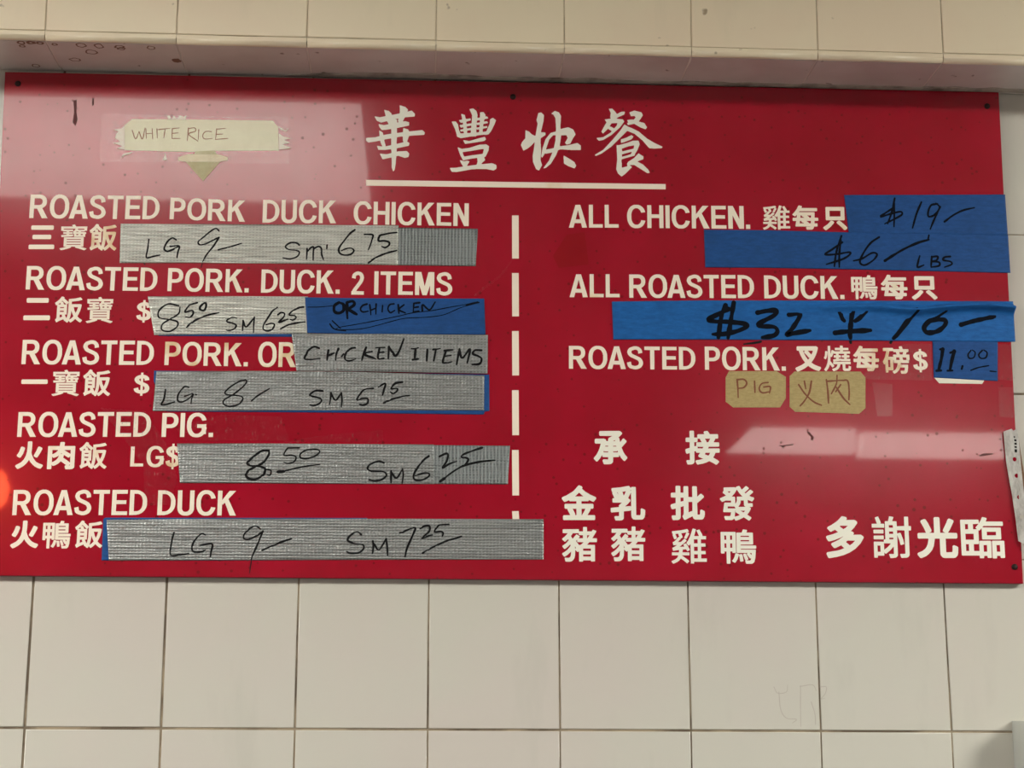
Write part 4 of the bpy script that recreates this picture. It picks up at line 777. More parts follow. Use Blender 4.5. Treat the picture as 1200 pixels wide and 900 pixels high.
 ('lettering_word', 'ROASTED', 'w', '6828 5053 48 1 1 114 2 2 34 0 61 -115 66 1 -68 120 21 14 13 14 9 14 6 22 0 34 -6 22 -9 15 -12 12 -10 7 -22 8 -28 3 -106 -2|6878 5212 0 83 62 2 16 -6 10 -10 6 -15 0 -21 -4 -13 -9 -10 -10 -6 -11 -4|7151 5055 39 0 14 3 18 7 19 14 15 17 15 29 11 38 1 12 -1 65 -11 39 -9 20 -13 17 -16 14 -21 11 -22 6 -36 -1 -14 -3 -19 -7 -19 -14 -15 -17 -15 -29 -10 -38 -2 -39 0 -27 5 -27 7 -23 15 -28 15 -16 22 -15|7172 5096 -13 1 -14 6 -15 13 -6 10 -7 15 -5 17 -3 16 0 26 0 25 3 16 5 17 7 16 6 10 15 14 14 6 13 1 11 -1 10 -3 10 -6 11 -11 13 -24 7 -33 0 -51 -6 -29 -4 -11 -10 -18 -11 -11 -19 -9|7286 5059 54 1 14 52 3 5 74 0 2 -1 12 -55 58 1 -2 10 -77 273 -59 -1|7367 5163 28 117 26 -116|7602 5062 21 0 16 3 21 7 19 12 13 13 7 12 6 14 3 16 -1 17 -6 19 -9 16 -16 17 -29 16 -60 27 -10 10 -6 10 0 15 8 12 32 10 17 0 11 -6 7 -7 3 -5 3 -28 2 -2 45 10 -1 17 -3 15 -9 17 -21 20 -12 7 -20 5 -26 0 -14 -3 -38 -14 -9 -5 -14 -17 -6 -11 -4 -19 0 -11 4 -16 10 -17 10 -12 14 -11 80 -37 9 -6 7 -14 3 -10 0 -11 -7 -17 -13 -9 -20 -7 -12 0 -23 6 -11 5 -3 7 -5 27 -3 8 -44 -11 -1 -2 8 -39 6 -12 11 -11 21 -11|7793 5066 47 0 2 2 0 240 66 2 0 43 -183 -3 0 -43 66 1 2 -2|7936 5068 176 2 0 42 -125 -1 -2 2 1 80 110 2 2 2 0 40 -112 0 -1 73 124 2 0 44 -173 -3|8136 5070 74 2 38 10 24 11 15 12 15 16 16 25 9 23 4 22 0 49 -4 23 -10 25 -15 23 -21 20 -26 14 -15 5 -30 6 -74 0|8185 5114 -1 197 2 2 37 0 15 -4 17 -11 13 -16 7 -14 7 -30 -1 -54 -6 -22 -7 -14 -8 -12 -12 -10 -10 -6 -15 -5'),
 ('lettering_word', 'DUCK.', 'w', '8455 5073 77 2 38 9 25 11 16 12 16 15 16 25 9 23 4 23 0 48 -4 23 -10 26 -16 22 -22 20 -26 14 -16 6 -30 6 -77 0|8506 5116 -1 197 2 2 37 0 16 -4 18 -11 13 -16 7 -15 8 -29 -2 -54 -6 -22 -7 -14 -8 -12 -13 -10 -10 -6 -16 -5|8756 5073 39 0 23 6 12 6 10 7 13 13 13 25 5 20 -1 212 -49 -1 -1 -208 -3 -11 -10 -16 -10 -7 -21 -4 -20 3 -10 7 -10 16 -3 11 -2 208 -50 0 0 -192 4 -36 9 -20 7 -10 12 -12 22 -12|8987 5075 39 0 19 5 20 10 16 13 18 23 10 22 5 15 0 5 -2 1 -47 7 -8 -25 -10 -16 -13 -11 -15 -6 -23 -1 -14 6 -12 10 -12 17 -7 20 -4 24 0 52 4 24 7 20 11 16 8 8 18 9 13 1 13 0 13 -6 17 -17 6 -10 7 -19 3 -3 45 7 2 2 -5 17 -10 22 -18 23 -23 16 -17 8 -15 2 -37 0 -14 -3 -18 -7 -22 -17 -18 -24 -8 -14 -10 -33 -3 -20 -1 -28 3 -39 6 -27 13 -30 17 -23 16 -12 20 -10|9139 5080 49 0 1 134 4 -12 2 0 25 25 4 -7 59 -139 68 1 0 2 -92 186 86 94 -74 0 -82 -108 -1 108 -49 0|9376 5082 50 0 0 52 -50 -1'),
 ('lettering_character', '鴨', 'w', '9567 5082 25 0 5 4 1 104 18 0 1 -10 5 -3 22 0 5 4 0 175 -4 5 -127 -3 -5 -3 0 -180 5 -4 23 0 4 4 1 14 17 0 1 -103|9741 5085 49 1 12 4 11 12 10 38 5 66 -5 4 -130 -2 -2 6 137 3 5 5 0 19 -5 5 -137 -2 2 8 107 2 6 4 -1 96 -5 3 -54 0 7 15 -1 5 -4 3 -29 4 -6 -5 -9 -23 -44 -1 -5 -4 0 -169 5 -4 94 1 -7 -7 0 -4 25 -36 5 -1 8 3 -4 -16 -6 -4 -33 0 15 8 1 8 -14 33 -7 10 -9 1 -10 -3 -6 -6 17 -47 5 -4 -3 -7 7 -19|9633 5093 7 -1 6 6 16 24 13 40 -1 5 -3 3 -20 5 -7 -4 -11 -31 -9 -17 -12 -14 0 -4 4 -4|9689 5102 22 3 4 5 -7 45 -3 10 -5 4 -20 -3 -5 -4 8 -36 1 -18|9788 5161 -14 18 16 0 0 -11|9546 5220 0 39 17 0 0 -39|9598 5221 0 39 18 0 0 -39|9692 5279 -1 10 2 1 76 2 2 -2 -2 -10|9546 5290 0 38 17 1 0 -38|9598 5291 0 38 18 1 0 -38|9692 5318 1 10 76 2 2 -2 -2 -9'),
 ('lettering_character', '每', 'w', '10055 5090 61 2 7 4 13 12 8 23 36 1 6 5 1 29 -7 6 -30 0 0 26 3 5 40 1 5 6 0 28 -7 6 -38 0 2 62 -6 6 -187 -3 -2 2 9 11 211 4 7 7 0 27 -7 5 -187 -3 -1 1 5 11 0 8 -5 6 -22 6 -12 0 -5 -6 -11 -22 -22 -36 -26 -32 -17 -16 0 -7 5 -5 24 -14 8 1 19 19 -4 -36 -45 -2 -6 -7 0 -28 7 -5 38 0 -11 -58 0 -7 6 -5 178 2 -4 -3 -41 0 -6 -5 -1 -9 6 -18|9964 5168 4 29 2 3 15 0 1 -8 4 -5 32 -17|10081 5170 -2 8 -30 23 57 1 -2 -31|9975 5239 3 26 2 4 12 0 1 -7 6 -6 29 -16|10086 5241 -1 10 -26 19 50 1 -1 -29'),
 ('lettering_character', '只', 'w', '10275 5090 15 1 51 38 47 51 3 5 -1 10 -8 7 -5 3 -17 6 -12 -1 -23 -27 -18 -17 -50 -36 -7 -7 0 -11|10520 5095 13 0 21 15 6 7 0 11 -4 4 -43 42 -51 40 -11 -1 -19 -12 -8 -7 1 -12 61 -52|10292 5214 229 4 8 9 0 152 -9 7 -227 -4 -8 -9 0 -150|10335 5262 0 72 143 3 0 -72'),
 ('lettering_word', 'ROASTED', 'w', '6104 4177 48 0 0 111 2 2 34 -1 61 -111 67 0 -68 117 20 13 14 13 8 14 6 21 0 33 -6 21 -9 15 -12 11 -10 7 -22 8 -28 3 -105 -1|6153 4330 0 80 63 1 15 -5 10 -10 6 -14 0 -21 -4 -12 -8 -10 -11 -6 -11 -3|6427 4176 38 0 14 3 19 7 18 13 16 17 15 27 10 38 2 11 -2 63 -10 37 -10 19 -12 17 -16 14 -21 11 -23 5 -36 0 -14 -3 -18 -7 -19 -13 -15 -17 -16 -27 -10 -37 -2 -38 1 -26 4 -26 7 -22 16 -27 14 -16 23 -15|6447 4216 -12 1 -14 6 -15 13 -7 9 -7 15 -4 17 -3 15 -1 25 1 25 3 15 4 16 7 15 7 10 15 13 14 6 12 1 11 -1 10 -3 11 -6 10 -10 13 -24 8 -32 0 -49 -6 -28 -5 -11 -10 -17 -10 -11 -19 -8|6561 4180 55 0 13 50 3 5 75 0 1 -2 13 -52 57 1 -1 9 -77 265 -59 -1|6642 4280 28 113 27 -113|6878 4181 21 -1 16 3 21 7 19 12 13 12 7 12 6 13 3 15 -1 17 -6 18 -9 16 -15 16 -30 16 -60 27 -10 9 -6 10 0 14 7 11 33 11 17 0 11 -6 7 -7 3 -6 3 -26 2 -3 45 10 -1 17 -3 14 -9 17 -21 19 -12 6 -20 6 -27 0 -14 -3 -37 -13 -9 -5 -14 -16 -6 -11 -4 -18 0 -11 4 -15 10 -17 10 -11 14 -11 80 -36 8 -7 8 -12 3 -10 0 -11 -7 -17 -13 -8 -20 -6 -13 0 -22 5 -11 5 -3 6 -5 27 -3 8 -44 -11 -2 -2 9 -37 6 -11 11 -12 21 -10|7070 4183 46 0 2 2 1 232 66 1 0 42 -184 -1 0 -42 66 0 2 -2|7213 4184 175 2 0 40 -125 -1 -2 2 1 78 111 1 2 2 -1 39 -112 0 0 71 123 2 0 41 -172 -1|7412 4186 75 1 37 9 24 11 16 11 15 15 16 24 8 22 5 22 0 47 -5 22 -9 25 -16 22 -21 19 -26 14 -15 6 -29 5 -75 0|7461 4227 0 191 2 2 36 0 16 -4 16 -11 13 -16 8 -13 7 -29 -2 -53 -5 -20 -8 -14 -8 -11 -12 -11 -9 -5 -16 -5'),
 ('lettering_word', 'PORK.', 'w', '7722 4189 48 0 1 103 59 2 20 4 24 14 13 12 7 10 6 17 4 14 0 34 -2 8 -4 14 -10 18 -13 12 -10 7 -20 8 -15 4 -21 1 -87 -1|7771 4335 0 91 48 1 11 -3 13 -8 6 -8 6 -15 -1 -24 -5 -14 -5 -6 -11 -8 -14 -5|8019 4187 39 0 14 3 18 7 19 13 15 17 15 28 11 38 1 11 -1 65 -11 38 -9 19 -13 17 -16 15 -21 11 -22 6 -37 -1 -14 -3 -18 -7 -19 -13 -15 -17 -15 -28 -10 -38 -3 -38 1 -27 5 -26 7 -23 15 -28 14 -16 23 -15|8040 4228 -13 1 -14 5 -15 14 -6 9 -8 16 -4 17 -3 15 -1 25 1 26 3 15 4 17 8 15 6 10 15 13 14 6 13 1 11 -1 9 -3 11 -6 11 -10 12 -25 8 -32 0 -50 -6 -29 -4 -11 -10 -17 -11 -11 -19 -9|8175 4190 48 1 0 112 2 2 34 0 62 -114 66 0 -68 119 20 13 14 14 9 14 6 21 0 34 -6 21 -10 16 -12 12 -10 6 -22 9 -28 3 -105 -1|8224 4346 0 82 63 1 15 -6 10 -9 6 -15 0 -21 -4 -13 -8 -10 -11 -6 -11 -3|8410 4191 49 1 1 132 3 -12 2 0 24 24 5 -7 57 -137 66 0 0 3 -89 184 83 93 -71 0 -80 -107 -1 108 -49 -1|8641 4192 49 0 0 51 -49 0'),
 ('lettering_character', '叉', 'w', '8827 4186 13 -1 50 23 36 22 34 26 32 -23 49 -25 40 -13 9 0 8 9 15 23 -1 10 -7 8 -22 6 -43 18 -42 26 31 43 16 28 16 35 11 31 10 38 0 10 -6 7 -17 9 -224 -5 -8 -7 -1 -37 8 -8 17 -1 17 -48 16 -34 14 -25 26 -37 -45 -31 -65 -30 -7 -7 0 -12 13 -20|8961 4330 -18 23 -15 25 -18 38 -8 24 24 0 -10 -13 0 -11 32 -33 21 -28 11 -1|9002 4392 -43 48 64 1 -10 -28'),
 ('lettering_character', '燒', 'w', '9170 4194 7 1 22 30 13 24 8 26 4 -1 27 -35 5 1 18 18 -2 7 -43 52 3 53 9 -3 8 2 20 44 4 -4 27 -1 -1 -18 -25 -1 -3 -3 0 -21 3 -4 25 0 1 -15 -38 -9 1 -16 5 -10 83 13 6 0 5 -4 104 1 2 2 2 21 -3 4 -39 0 0 15 29 1 3 2 1 22 -4 4 -29 0 0 17 2 2 37 1 3 4 -1 22 -3 2 -81 -1 -1 2 1 12 64 2 3 3 -2 24 -65 0 -3 26 -29 1 -3 -4 -1 -23 -57 -2 -4 -3 0 -21 2 -4 58 1 2 -2 -1 -12 -69 -2 -4 8 -20 7 -5 0 -3 -2 -15 -49 -1 100 -4 3 -26 -2 -2 -130 -2 -39 -4 -29 -16 -48 -8 -15 -18 -25 0 -6|9262 4196 8 0 23 8 18 10 11 10 16 23 6 15 3 17 2 2 25 0 2 -62 1 -6 8 -8 17 -5 46 1 12 3 8 9 5 10 3 31 -22 10 -5 -1 -3 -3 -1 -22 -3 -7 -33 -1 -2 3 0 47 2 2 61 1 3 4 0 24 -4 3 -205 -4 -2 -4 0 -23 2 -3 48 0 1 -2 -7 -20 -8 -13 -13 -9 -33 -12 -5 -4 0 -4|9168 4340 6 0 4 4 6 12 8 24 5 33 0 20 -3 4 -20 2 -4 -3 -4 -41 -4 -17 -10 -22 1 -6|9362 4346 -5 4 -26 -2 0 14 23 0 4 4 -1 21 -3 3 -23 0 0 19 66 1 0 -19 -25 -1 -4 -2 0 -22 4 -3 25 0 0 -16'),
 ('lettering_character', '每', 'y', '9679 4202 58 1 7 4 12 13 8 23 35 1 6 5 1 29 -7 6 -29 0 0 26 3 5 39 2 4 6 0 28 -6 6 -37 0 1 63 -5 6 -180 -2 -2 1 9 11 203 4 7 6 0 28 -7 6 -180 -3 -1 1 5 11 0 8 -5 6 -21 7 -12 0 -5 -6 -10 -22 -22 -38 -25 -32 -16 -16 0 -7 5 -5 23 -14 8 1 18 19 -4 -37 -44 -2 -5 -6 0 -28 7 -6 36 0 -10 -58 0 -7 5 -6 172 2 -4 -4 -39 1 -6 -5 -1 -10 6 -17|9591 4281 3 29 3 3 14 0 1 -8 4 -5 30 -18|9703 4283 -1 7 -30 24 56 1 -2 -32|9601 4353 3 26 2 4 12 0 1 -8 5 -5 28 -16|9709 4354 -2 10 -25 20 49 0 -1 -29'),
 ('lettering_character', '磅', 'y', '9994 4176 5 0 31 18 26 30 14 29 54 1 2 -2 -4 -27 -4 -11 -40 0 -6 -6 6 -25 5 -5 31 -1 24 4 13 13 6 13 7 42 1 36 -5 4 -82 -1 -2 6 2 12 2 2 92 1 6 5 -2 28 5 1 5 6 -1 58 -5 5 -36 0 12 31 16 1 4 5 1 23 -7 6 -62 0 -8 29 -6 6 -24 -3 -7 -6 0 -6 5 -20 -1 -2 -69 -1 -4 -2 -1 12 -6 5 -113 -2 -6 -5 0 -27 4 -5 35 0 1 -2 -17 -66 -8 -21 -21 -40 11 -29 3 -4 7 -1 8 8 1 -101 5 -6 24 1 4 6 1 21 55 1 6 6 1 153 -7 5 -51 0 16 69 41 1 4 3 1 -9 5 -5 27 -1 9 -30 -38 -1 -6 -5 -1 -58 6 -7 0 -29 5 -4 41 0 -1 -14 -6 -26 -15 -30 -16 -16 -21 -12 -5 -5 0 -5|9926 4254 -1 89 2 1 24 1 1 -2 0 -87 -1 -2|10024 4343 1 32 43 0 -6 -7 6 -24|10110 4344 -11 32 49 0 2 -31|10072 4411 -9 30 51 1 -10 -31'),
 ('lettering_character', '$', 'w', '10304 4198 25 0 1 26 35 10 18 11 11 12 5 10 6 22 -2 12 -5 16 -14 21 -22 14 -32 13 0 50 8 -3 8 -6 1 -18 3 -4 45 8 4 2 1 3 -5 21 -7 11 -13 12 -18 10 -27 7 0 23 -2 2 -24 -1 -1 -27 -31 -10 -19 -11 -13 -16 -6 -13 -1 -9 4 -18 13 -19 19 -14 34 -16 1 -60 -1 -2 -4 0 -15 5 -4 23 -3 3 -47 -12 -1 -4 3 -14 4 -11 6 -9 11 -9 16 -7 34 -8|10330 4267 0 50 2 1 10 -5 3 -4 6 -12 1 -8 -5 -16 -10 -5|10300 4377 -9 8 -6 11 5 11 13 5 1 -33 -1 -2'),
 ('lettering_character', '承', 'r', '6514 3042 50 0 22 3 15 6 14 15 3 8 2 54 62 2 8 8 1 19 22 -37 33 -36 13 0 27 33 0 13 -26 29 -19 31 -21 52 55 64 4 6 -1 11 -29 27 -11 0 -10 -9 -19 -29 -5 -5 -1 2 -8 41 -11 11 43 42 1 11 -8 11 -20 15 -234 -5 -9 -10 0 -37 9 -10 146 1 -39 -23 -9 -9 -3 -30 -21 0 -1 13 -7 8 -20 8 -98 -3 -9 -9 -1 -38 9 -10 60 0 2 -4 -15 -53 -12 -30 -20 -39 -35 -44 0 -12 29 -30 12 0 29 33 28 46 1 -17 8 -9 62 0 0 -27 -56 0 -10 -9 0 -11 11 -30|6506 3184 5 17 9 -6 41 0 2 -2 -2 -9|6621 3185 0 11 41 1 9 8 7 -17 -2 -2|6527 3252 3 9 31 1 2 -2 -2 -8|6621 3253 1 9 32 1 4 -8 -2 -2|6623 3318 0 2 20 11 1 -13'),
 ('lettering_character', '接', 'r', '7827 3055 13 -1 9 9 18 21 0 11 -19 15 -50 28 13 20 16 37 42 1 8 7 1 37 -9 7 -127 -2 -2 2 10 19 115 2 8 7 1 36 -8 8 -57 0 -2 2 17 29 4 13 27 1 7 7 0 38 -8 7 -89 -1 -26 38 -15 1 -24 -5 -8 -7 0 -11 8 -17 -77 -2 -7 -8 -1 -34 -6 3 -30 -1 -2 2 0 73 -9 8 -37 -2 -7 -8 0 -73 -39 -1 -9 -9 0 -36 6 -7 40 -1 2 -2 0 -66 -44 -14 -9 -10 7 -38 6 -7 12 -1 28 8 0 -81 -2 -2 -32 -1 -7 -7 0 -12 9 -27 8 -7 41 2 18 6 13 12 5 12 0 124 19 7 1 -14 7 -7 42 -1 -22 -31 1 -14 9 -7 49 -17 -39 -12 -46 -8 -7 -7 0 -11 13 -25 7 -7 11 0 57 12 38 13 36 17 43 -21|7743 3159 -43 16 10 19 55 0 -8 -16|7618 3244 -2 20 71 0 -11 -20|7578 3268 0 50 31 1 8 6 2 39 5 -4 22 0 1 -8 20 -34 -58 -2 -7 -9 -1 -34|7726 3318 -4 13 -17 30 63 1 -23 -42'),
 ('lettering_character', '金', 'r', '6039 2383 358 4 8 10 0 37 -8 10 -81 0 34 58 2 16 26 2 8 9 0 39 -9 9 -129 -2 -2 3 0 25 2 2 76 1 13 14 41 -19 13 0 27 35 0 12 -8 9 -65 28 -55 34 -36 31 4 8 0 10 -8 11 -26 12 -12 -1 -51 -59 -29 -23 -66 -39 -40 -17 -9 -10 0 -11 27 -35 14 0 42 19 11 -12 75 1 2 -2 0 -25 -2 -2 -128 -2 -9 -8 0 -40 8 -9 26 -1 1 -11 31 -61 -2 -2 -74 -2 -8 -10 0 -36|6173 2442 -3 20 -27 54 44 1 1 -73|6247 2443 0 74 45 1 -19 -40 -17 -26 -1 -9|6171 2660 48 46 50 -44'),
 ('lettering_character', '豬', 'r', '6082 1902 25 0 21 4 10 7 14 14 10 17 7 28 4 68 23 -24 9 0 11 6 1 -111 5 -6 36 0 5 5 2 10 87 1 2 -9 5 -5 36 1 5 3 1 183 -6 5 -86 0 27 31 82 1 6 5 0 34 -4 5 -46 1 -2 2 45 74 0 9 -4 3 -26 9 -9 1 -7 -6 -8 -15 -4 2 -49 0 -1 45 -6 6 -34 0 -5 -4 -1 -46 -2 -2 -45 0 -1 20 -6 5 -176 -2 -5 -3 -2 -37 5 -5 55 -1 -28 -33 -36 -29 -1 -10 27 -26 9 1 33 29 7 -12 -19 -24 -16 -15 -38 -27 -1 -10 21 -26 10 -1 26 20 34 34 5 -13 -15 -23 -26 -29 -23 -18 -30 -18 -4 -6 0 -7 17 -23 5 -5 9 0 32 22 41 39 -4 -41 -5 -19 -6 -8 -17 -7 -38 3 -6 -5 8 -36 5 -5|6264 1964 -1 21 2 2 87 1 2 -2 -2 -22|6264 2030 -1 24 2 2 87 1 2 -2 0 -23 -2 -2|6171 2053 -3 28 14 -18|6218 2094 -37 47 11 15 2 -1 1 -21 4 -4 71 -1 -34 -31 -13 -1|6142 2167 -20 32 23 33 67 1 1 -18 5 -4 44 -1 0 -35 -49 -1 1 5 10 10 0 8 -28 20 -12 1|6310 2176 0 35 28 0 -17 -26 -7 -9'),
 ('lettering_character', '乳', 'r', '6645 2385 52 0 25 6 11 10 5 10 2 81 78 10 8 6 0 40 -7 7 -65 -5 32 28 31 34 0 16 -26 21 35 65 0 17 -10 8 10 4 1 -293 4 -28 17 -20 27 -5 77 2 14 7 15 17 8 36 3 48 -6 7 -28 14 -14 0 -6 -6 -1 -48 -5 -22 -7 -3 -31 0 -10 3 -2 321 -6 7 -43 -1 -6 -5 -1 -8 -23 24 -13 0 -86 -17 -94 -9 -7 -2 -6 -6 0 -15 7 -22 4 -6 0 -16 23 -51 -17 -2 -6 -6 0 -39 7 -6 104 1 -35 -31 -1 -21 -90 -10 -7 -6 2 -38 8 -10 88 8 0 -48 -8 -2 -38 0 -8 -6 0 -14 10 -26|6740 2676 -15 45 40 7 -12 -31|6678 2683 -15 33 7 -1'),
 ('lettering_character', '豬', 'r', '6650 1912 24 0 21 5 10 6 14 14 9 17 8 28 3 68 24 -23 8 0 11 6 1 -112 4 -6 36 0 5 5 2 10 86 1 2 -9 5 -4 35 0 5 3 1 184 -6 5 -85 -1 27 32 80 1 6 5 1 33 -5 6 -44 0 -2 2 44 75 0 9 -4 3 -26 9 -8 0 -7 -5 -8 -15 -4 2 -49 0 0 45 -7 6 -33 0 -5 -5 -1 -45 -2 -2 -44 -1 -1 21 -6 5 -174 -2 -5 -4 -1 -36 4 -6 54 0 -27 -34 -35 -29 -1 -9 26 -26 9 0 33 30 7 -12 -19 -24 -16 -15 -38 -28 -1 -9 21 -26 10 -1 26 19 33 34 5 -13 -14 -23 -27 -28 -22 -18 -29 -19 -4 -5 0 -7 16 -24 5 -5 9 1 31 21 41 40 -4 -42 -5 -18 -6 -9 -17 -6 -37 2 -6 -5 8 -35 5 -6|6829 1974 -1 22 2 2 86 0 2 -2 -2 -21|6829 2040 -1 24 2 2 86 1 2 -2 0 -22 -2 -3|6738 2064 -3 28 13 -19|6783 2105 -36 47 11 14 2 0 1 -21 4 -5 70 0 -34 -32 -12 0|6709 2178 -19 32 22 33 66 1 1 -18 4 -4 45 -1 -1 -35 -48 -1 1 5 9 10 0 8 -26 20 -13 1|6874 2186 0 35 28 1 -17 -26 -7 -9'),
 ('lettering_character', '批', 'r', '7315 2396 57 2 15 6 12 12 4 9 2 14 0 111 34 12 2 -2 0 -82 -5 -20 -9 -9 0 -13 13 -27 7 -7 15 0 14 9 67 33 9 -23 12 -11 12 -4 74 0 13 5 10 10 10 19 5 25 1 35 -8 8 -27 14 -13 0 -7 -9 -2 -36 -3 -14 -24 -1 -3 2 -2 133 79 68 1 17 -26 25 -14 1 -39 -35 -1 115 -7 8 -41 1 -8 -8 0 -119 -2 -2 -44 1 0 118 -8 9 -40 0 -8 -8 -1 -68 -2 -2 -33 1 -1 73 -7 8 -41 0 -8 -7 -1 -75 -47 -1 -9 -9 0 -39 6 -7 49 -1 2 -2 -1 -62 -52 -16 -8 -9 0 -13 4 -15 4 -13 8 -7 13 0 31 8 0 -80 -40 0 -9 -8 0 -13 8 -26|7498 2489 0 122 45 1 0 -108 -13 -1|7406 2614 0 47 35 0 0 -40'),
 ('lettering_character', '雞', 'r', '7307 1891 15 3 32 15 25 18 19 24 36 -24 35 -30 7 0 18 21 0 7 -10 11 -72 50 2 2 82 1 3 2 0 29 -2 3 -78 1 4 31 38 4 14 -21 7 0 21 10 0 11 -17 33 -20 29 -5 4 -8 1 -22 -11 0 -6 11 -19 -57 -5 67 55 16 16 0 6 -20 18 -6 0 -40 -37 -36 -2 31 32 7 12 18 10 0 10 -14 36 2 3 59 11 -29 -65 21 -12 8 3 32 58 -4 8 -23 9 19 6 2 3 -2 9 -13 20 -80 -16 -88 -10 -13 -3 5 -29 10 -3 -8 -5 0 -5 19 -49 10 0 21 12 -3 16 -14 31 2 4 33 2 0 -10 12 -28 -13 -1 -33 -38 -15 -13 -19 -11 8 -34 44 4 -36 -25 -19 -8 0 -9 6 -25 6 -2 61 11 5 -2 -3 -26 -79 0 -3 -2 -1 -29 3 -4 72 0 -12 -25 -13 -13 -15 -10 -40 -18 0 -7|7515 1895 36 0 4 20 143 1 3 2 1 33 -3 4 -61 -1 -2 2 1 47 49 1 4 4 -2 33 -50 0 -2 2 1 48 49 1 4 4 -2 33 -52 1 0 44 2 2 57 1 2 34 -3 3 -37 1 -5 19 -31 56 -29 -8 -6 -4 29 -64 -55 -1 -2 2 21 67 0 10 -28 8 -10 -2 -31 -90 -20 -41 -22 -33 0 -7 23 -24 8 1 13 16 2 0|7554 1954 0 48 44 0 0 -47|7554 2040 0 50 44 0 0 -49|7554 2128 0 47 44 1 0 -47'),
 ('lettering_character', '發', 'r', '8046 2400 11 -1 33 11 56 28 56 -37 10 1 21 24 0 11 -3 3 -44 30 22 27 21 38 0 15 -16 10 30 1 7 3 4 5 -2 29 -6 6 -49 -1 -2 38 2 2 42 -17 11 0 20 26 1 14 -4 6 -29 8 -23 12 45 39 0 12 -25 19 -12 0 -51 -44 -12 9 51 46 -1 11 -24 20 -12 -1 -46 -41 -22 37 -8 7 -31 -8 -6 -6 -2 -9 -14 7 -126 -4 -5 -6 1 -36 -11 -11 0 -11 36 -29 -10 -8 -56 -25 -5 -4 0 -12 23 -27 11 1 35 15 62 0 0 -24 -76 -1 -5 -5 -14 -87 0 -16 6 -4 86 0 -4 -25 -7 -20 -25 -2 -39 2 -6 -5 0 -10 10 -28 4 -4 72 0 16 6 12 13|8038 2444 10 77 4 -5 -4 -5 2 -13 49 -32 -25 -12|8142 2496 -33 19 53 1 -12 -15|8046 2538 -4 3 -83 -1 -2 2 1 16 3 6 74 0 13 -13|8083 2559 21 31 7 23 2 23 36 0 2 -54 5 -12 15 -9|8048 2596 -1 78 -6 5 -34 0 38 42 25 42 30 -44 36 -38 -65 -3 -3 -5 0 -35 -4 -17 -9 -18|7981 2722 -23 18 39 1'),
 ('lettering_character', '鴨', 'r', '7939 1896 32 0 6 4 1 139 24 0 1 -13 7 -4 28 0 7 5 0 233 -5 6 -165 -1 -7 -5 0 -239 7 -6 30 0 5 5 1 18 23 0 0 -137|8163 1898 64 0 15 6 15 16 13 50 7 88 -7 5 -169 -1 -2 9 177 2 7 7 0 25 -7 6 -177 -1 2 10 139 2 7 6 0 127 -7 5 -70 0 9 20 -1 7 -5 4 -37 6 -8 -7 -12 -31 -57 -1 -6 -5 -1 -225 7 -6 122 1 -10 -9 0 -6 33 -47 6 -2 11 4 -6 -21 -7 -6 -43 1 19 10 2 10 -19 45 -9 13 -10 1 -14 -3 -8 -8 23 -62 6 -6 -4 -10 8 -25|8024 1909 8 0 8 7 21 33 18 52 -1 7 -5 4 -26 7 -10 -5 -13 -42 -12 -22 -15 -19 0 -5 5 -5|8096 1921 29 4 5 6 -9 60 -5 14 -6 5 -25 -3 -6 -6 9 -48 2 -23|8224 1999 -18 24 21 0 1 -15|7911 2080 0 52 22 0 1 -52|7978 2080 0 52 24 1 0 -52|8100 2157 -1 13 2 2 99 1 2 -2 -2 -13|7911 2173 0 51 22 0 1 -50|7978 2174 0 51 24 0 0 -51|8100 2209 1 13 99 1 2 -2 -2 -12'),
 ('lettering_character', '多', 'r', '9131 1973 17 0 80 14 81 22 68 29 70 44 64 64 40 65 -1 14 -9 10 -25 15 -87 -3 7 12 0 14 -14 11 -20 5 42 43 36 51 0 15 -10 10 -22 14 -97 -3 7 12 1 12 -10 11 -37 9 -13 0 -42 -45 -25 -21 -56 -37 -41 -21 -9 -10 -1 -13 34 -35 14 0 43 23 36 -27 -63 -25 -71 -20 -9 -9 0 -13 16 -31 10 -10 16 -1 57 16 66 26 41 20 -50 -37 -43 -23 -46 -20 -10 -10 1 -15 31 -35 21 2 63 31 37 -33 -48 -19 -36 -10 -117 -20 -10 -10 -1 -12 15 -36|9385 2124 -43 35 -1 6 20 14 88 0 -32 -33|9315 2312 -42 31 4 6 7 3 86 0 -26 -23'),
 ('lettering_character', '謝', 'r', '9859 1980 27 0 40 6 19 18 3 15 1 232 24 -65 11 -49 12 -3 27 8 5 6 -10 50 -26 73 -11 6 -32 -11 0 40 87 -1 3 -3 0 -266 -5 -5 -56 -2 -2 -11 11 -31 6 -4 56 2 20 7 14 17 4 13 0 281 26 3 3 4 1 40 -4 6 -26 2 0 102 -4 6 -39 0 -5 -4 -1 -106 -89 -4 -2 57 -51 3 16 40 -1 7 -5 4 -42 6 -3 -4 -13 -54 -34 -1 -5 -4 -1 -208 -15 -2 -4 -3 -1 -24 -114 1 -5 -5 -1 -178 3 -4 35 -1 4 4 3 20 71 1 4 5 1 32 14 -14 8 0 53 43 39 42 0 -84 -9 -4 -45 1 -5 -4|9711 2051 0 73 35 1 0 -73|9789 2076 0 76 82 -2 -37 -41|9674 2197 110 0 4 6 0 35 -5 4 -109 -2 -4 -5 0 -33|9854 2198 0 20 49 0 0 -19|9854 2262 0 28 49 1 0 -28|9674 2266 110 0 4 6 0 35 -5 4 -109 -1 -4 -6 0 -33|9655 2333 141 1 4 6 0 36 -6 4 -40 1 6 10 -7 24 -20 45 -4 4 -6 0 -25 -9 -6 -7 23 -68 -60 -2 -3 -5 0 -35|9854 2335 0 30 49 0 0 -30'),
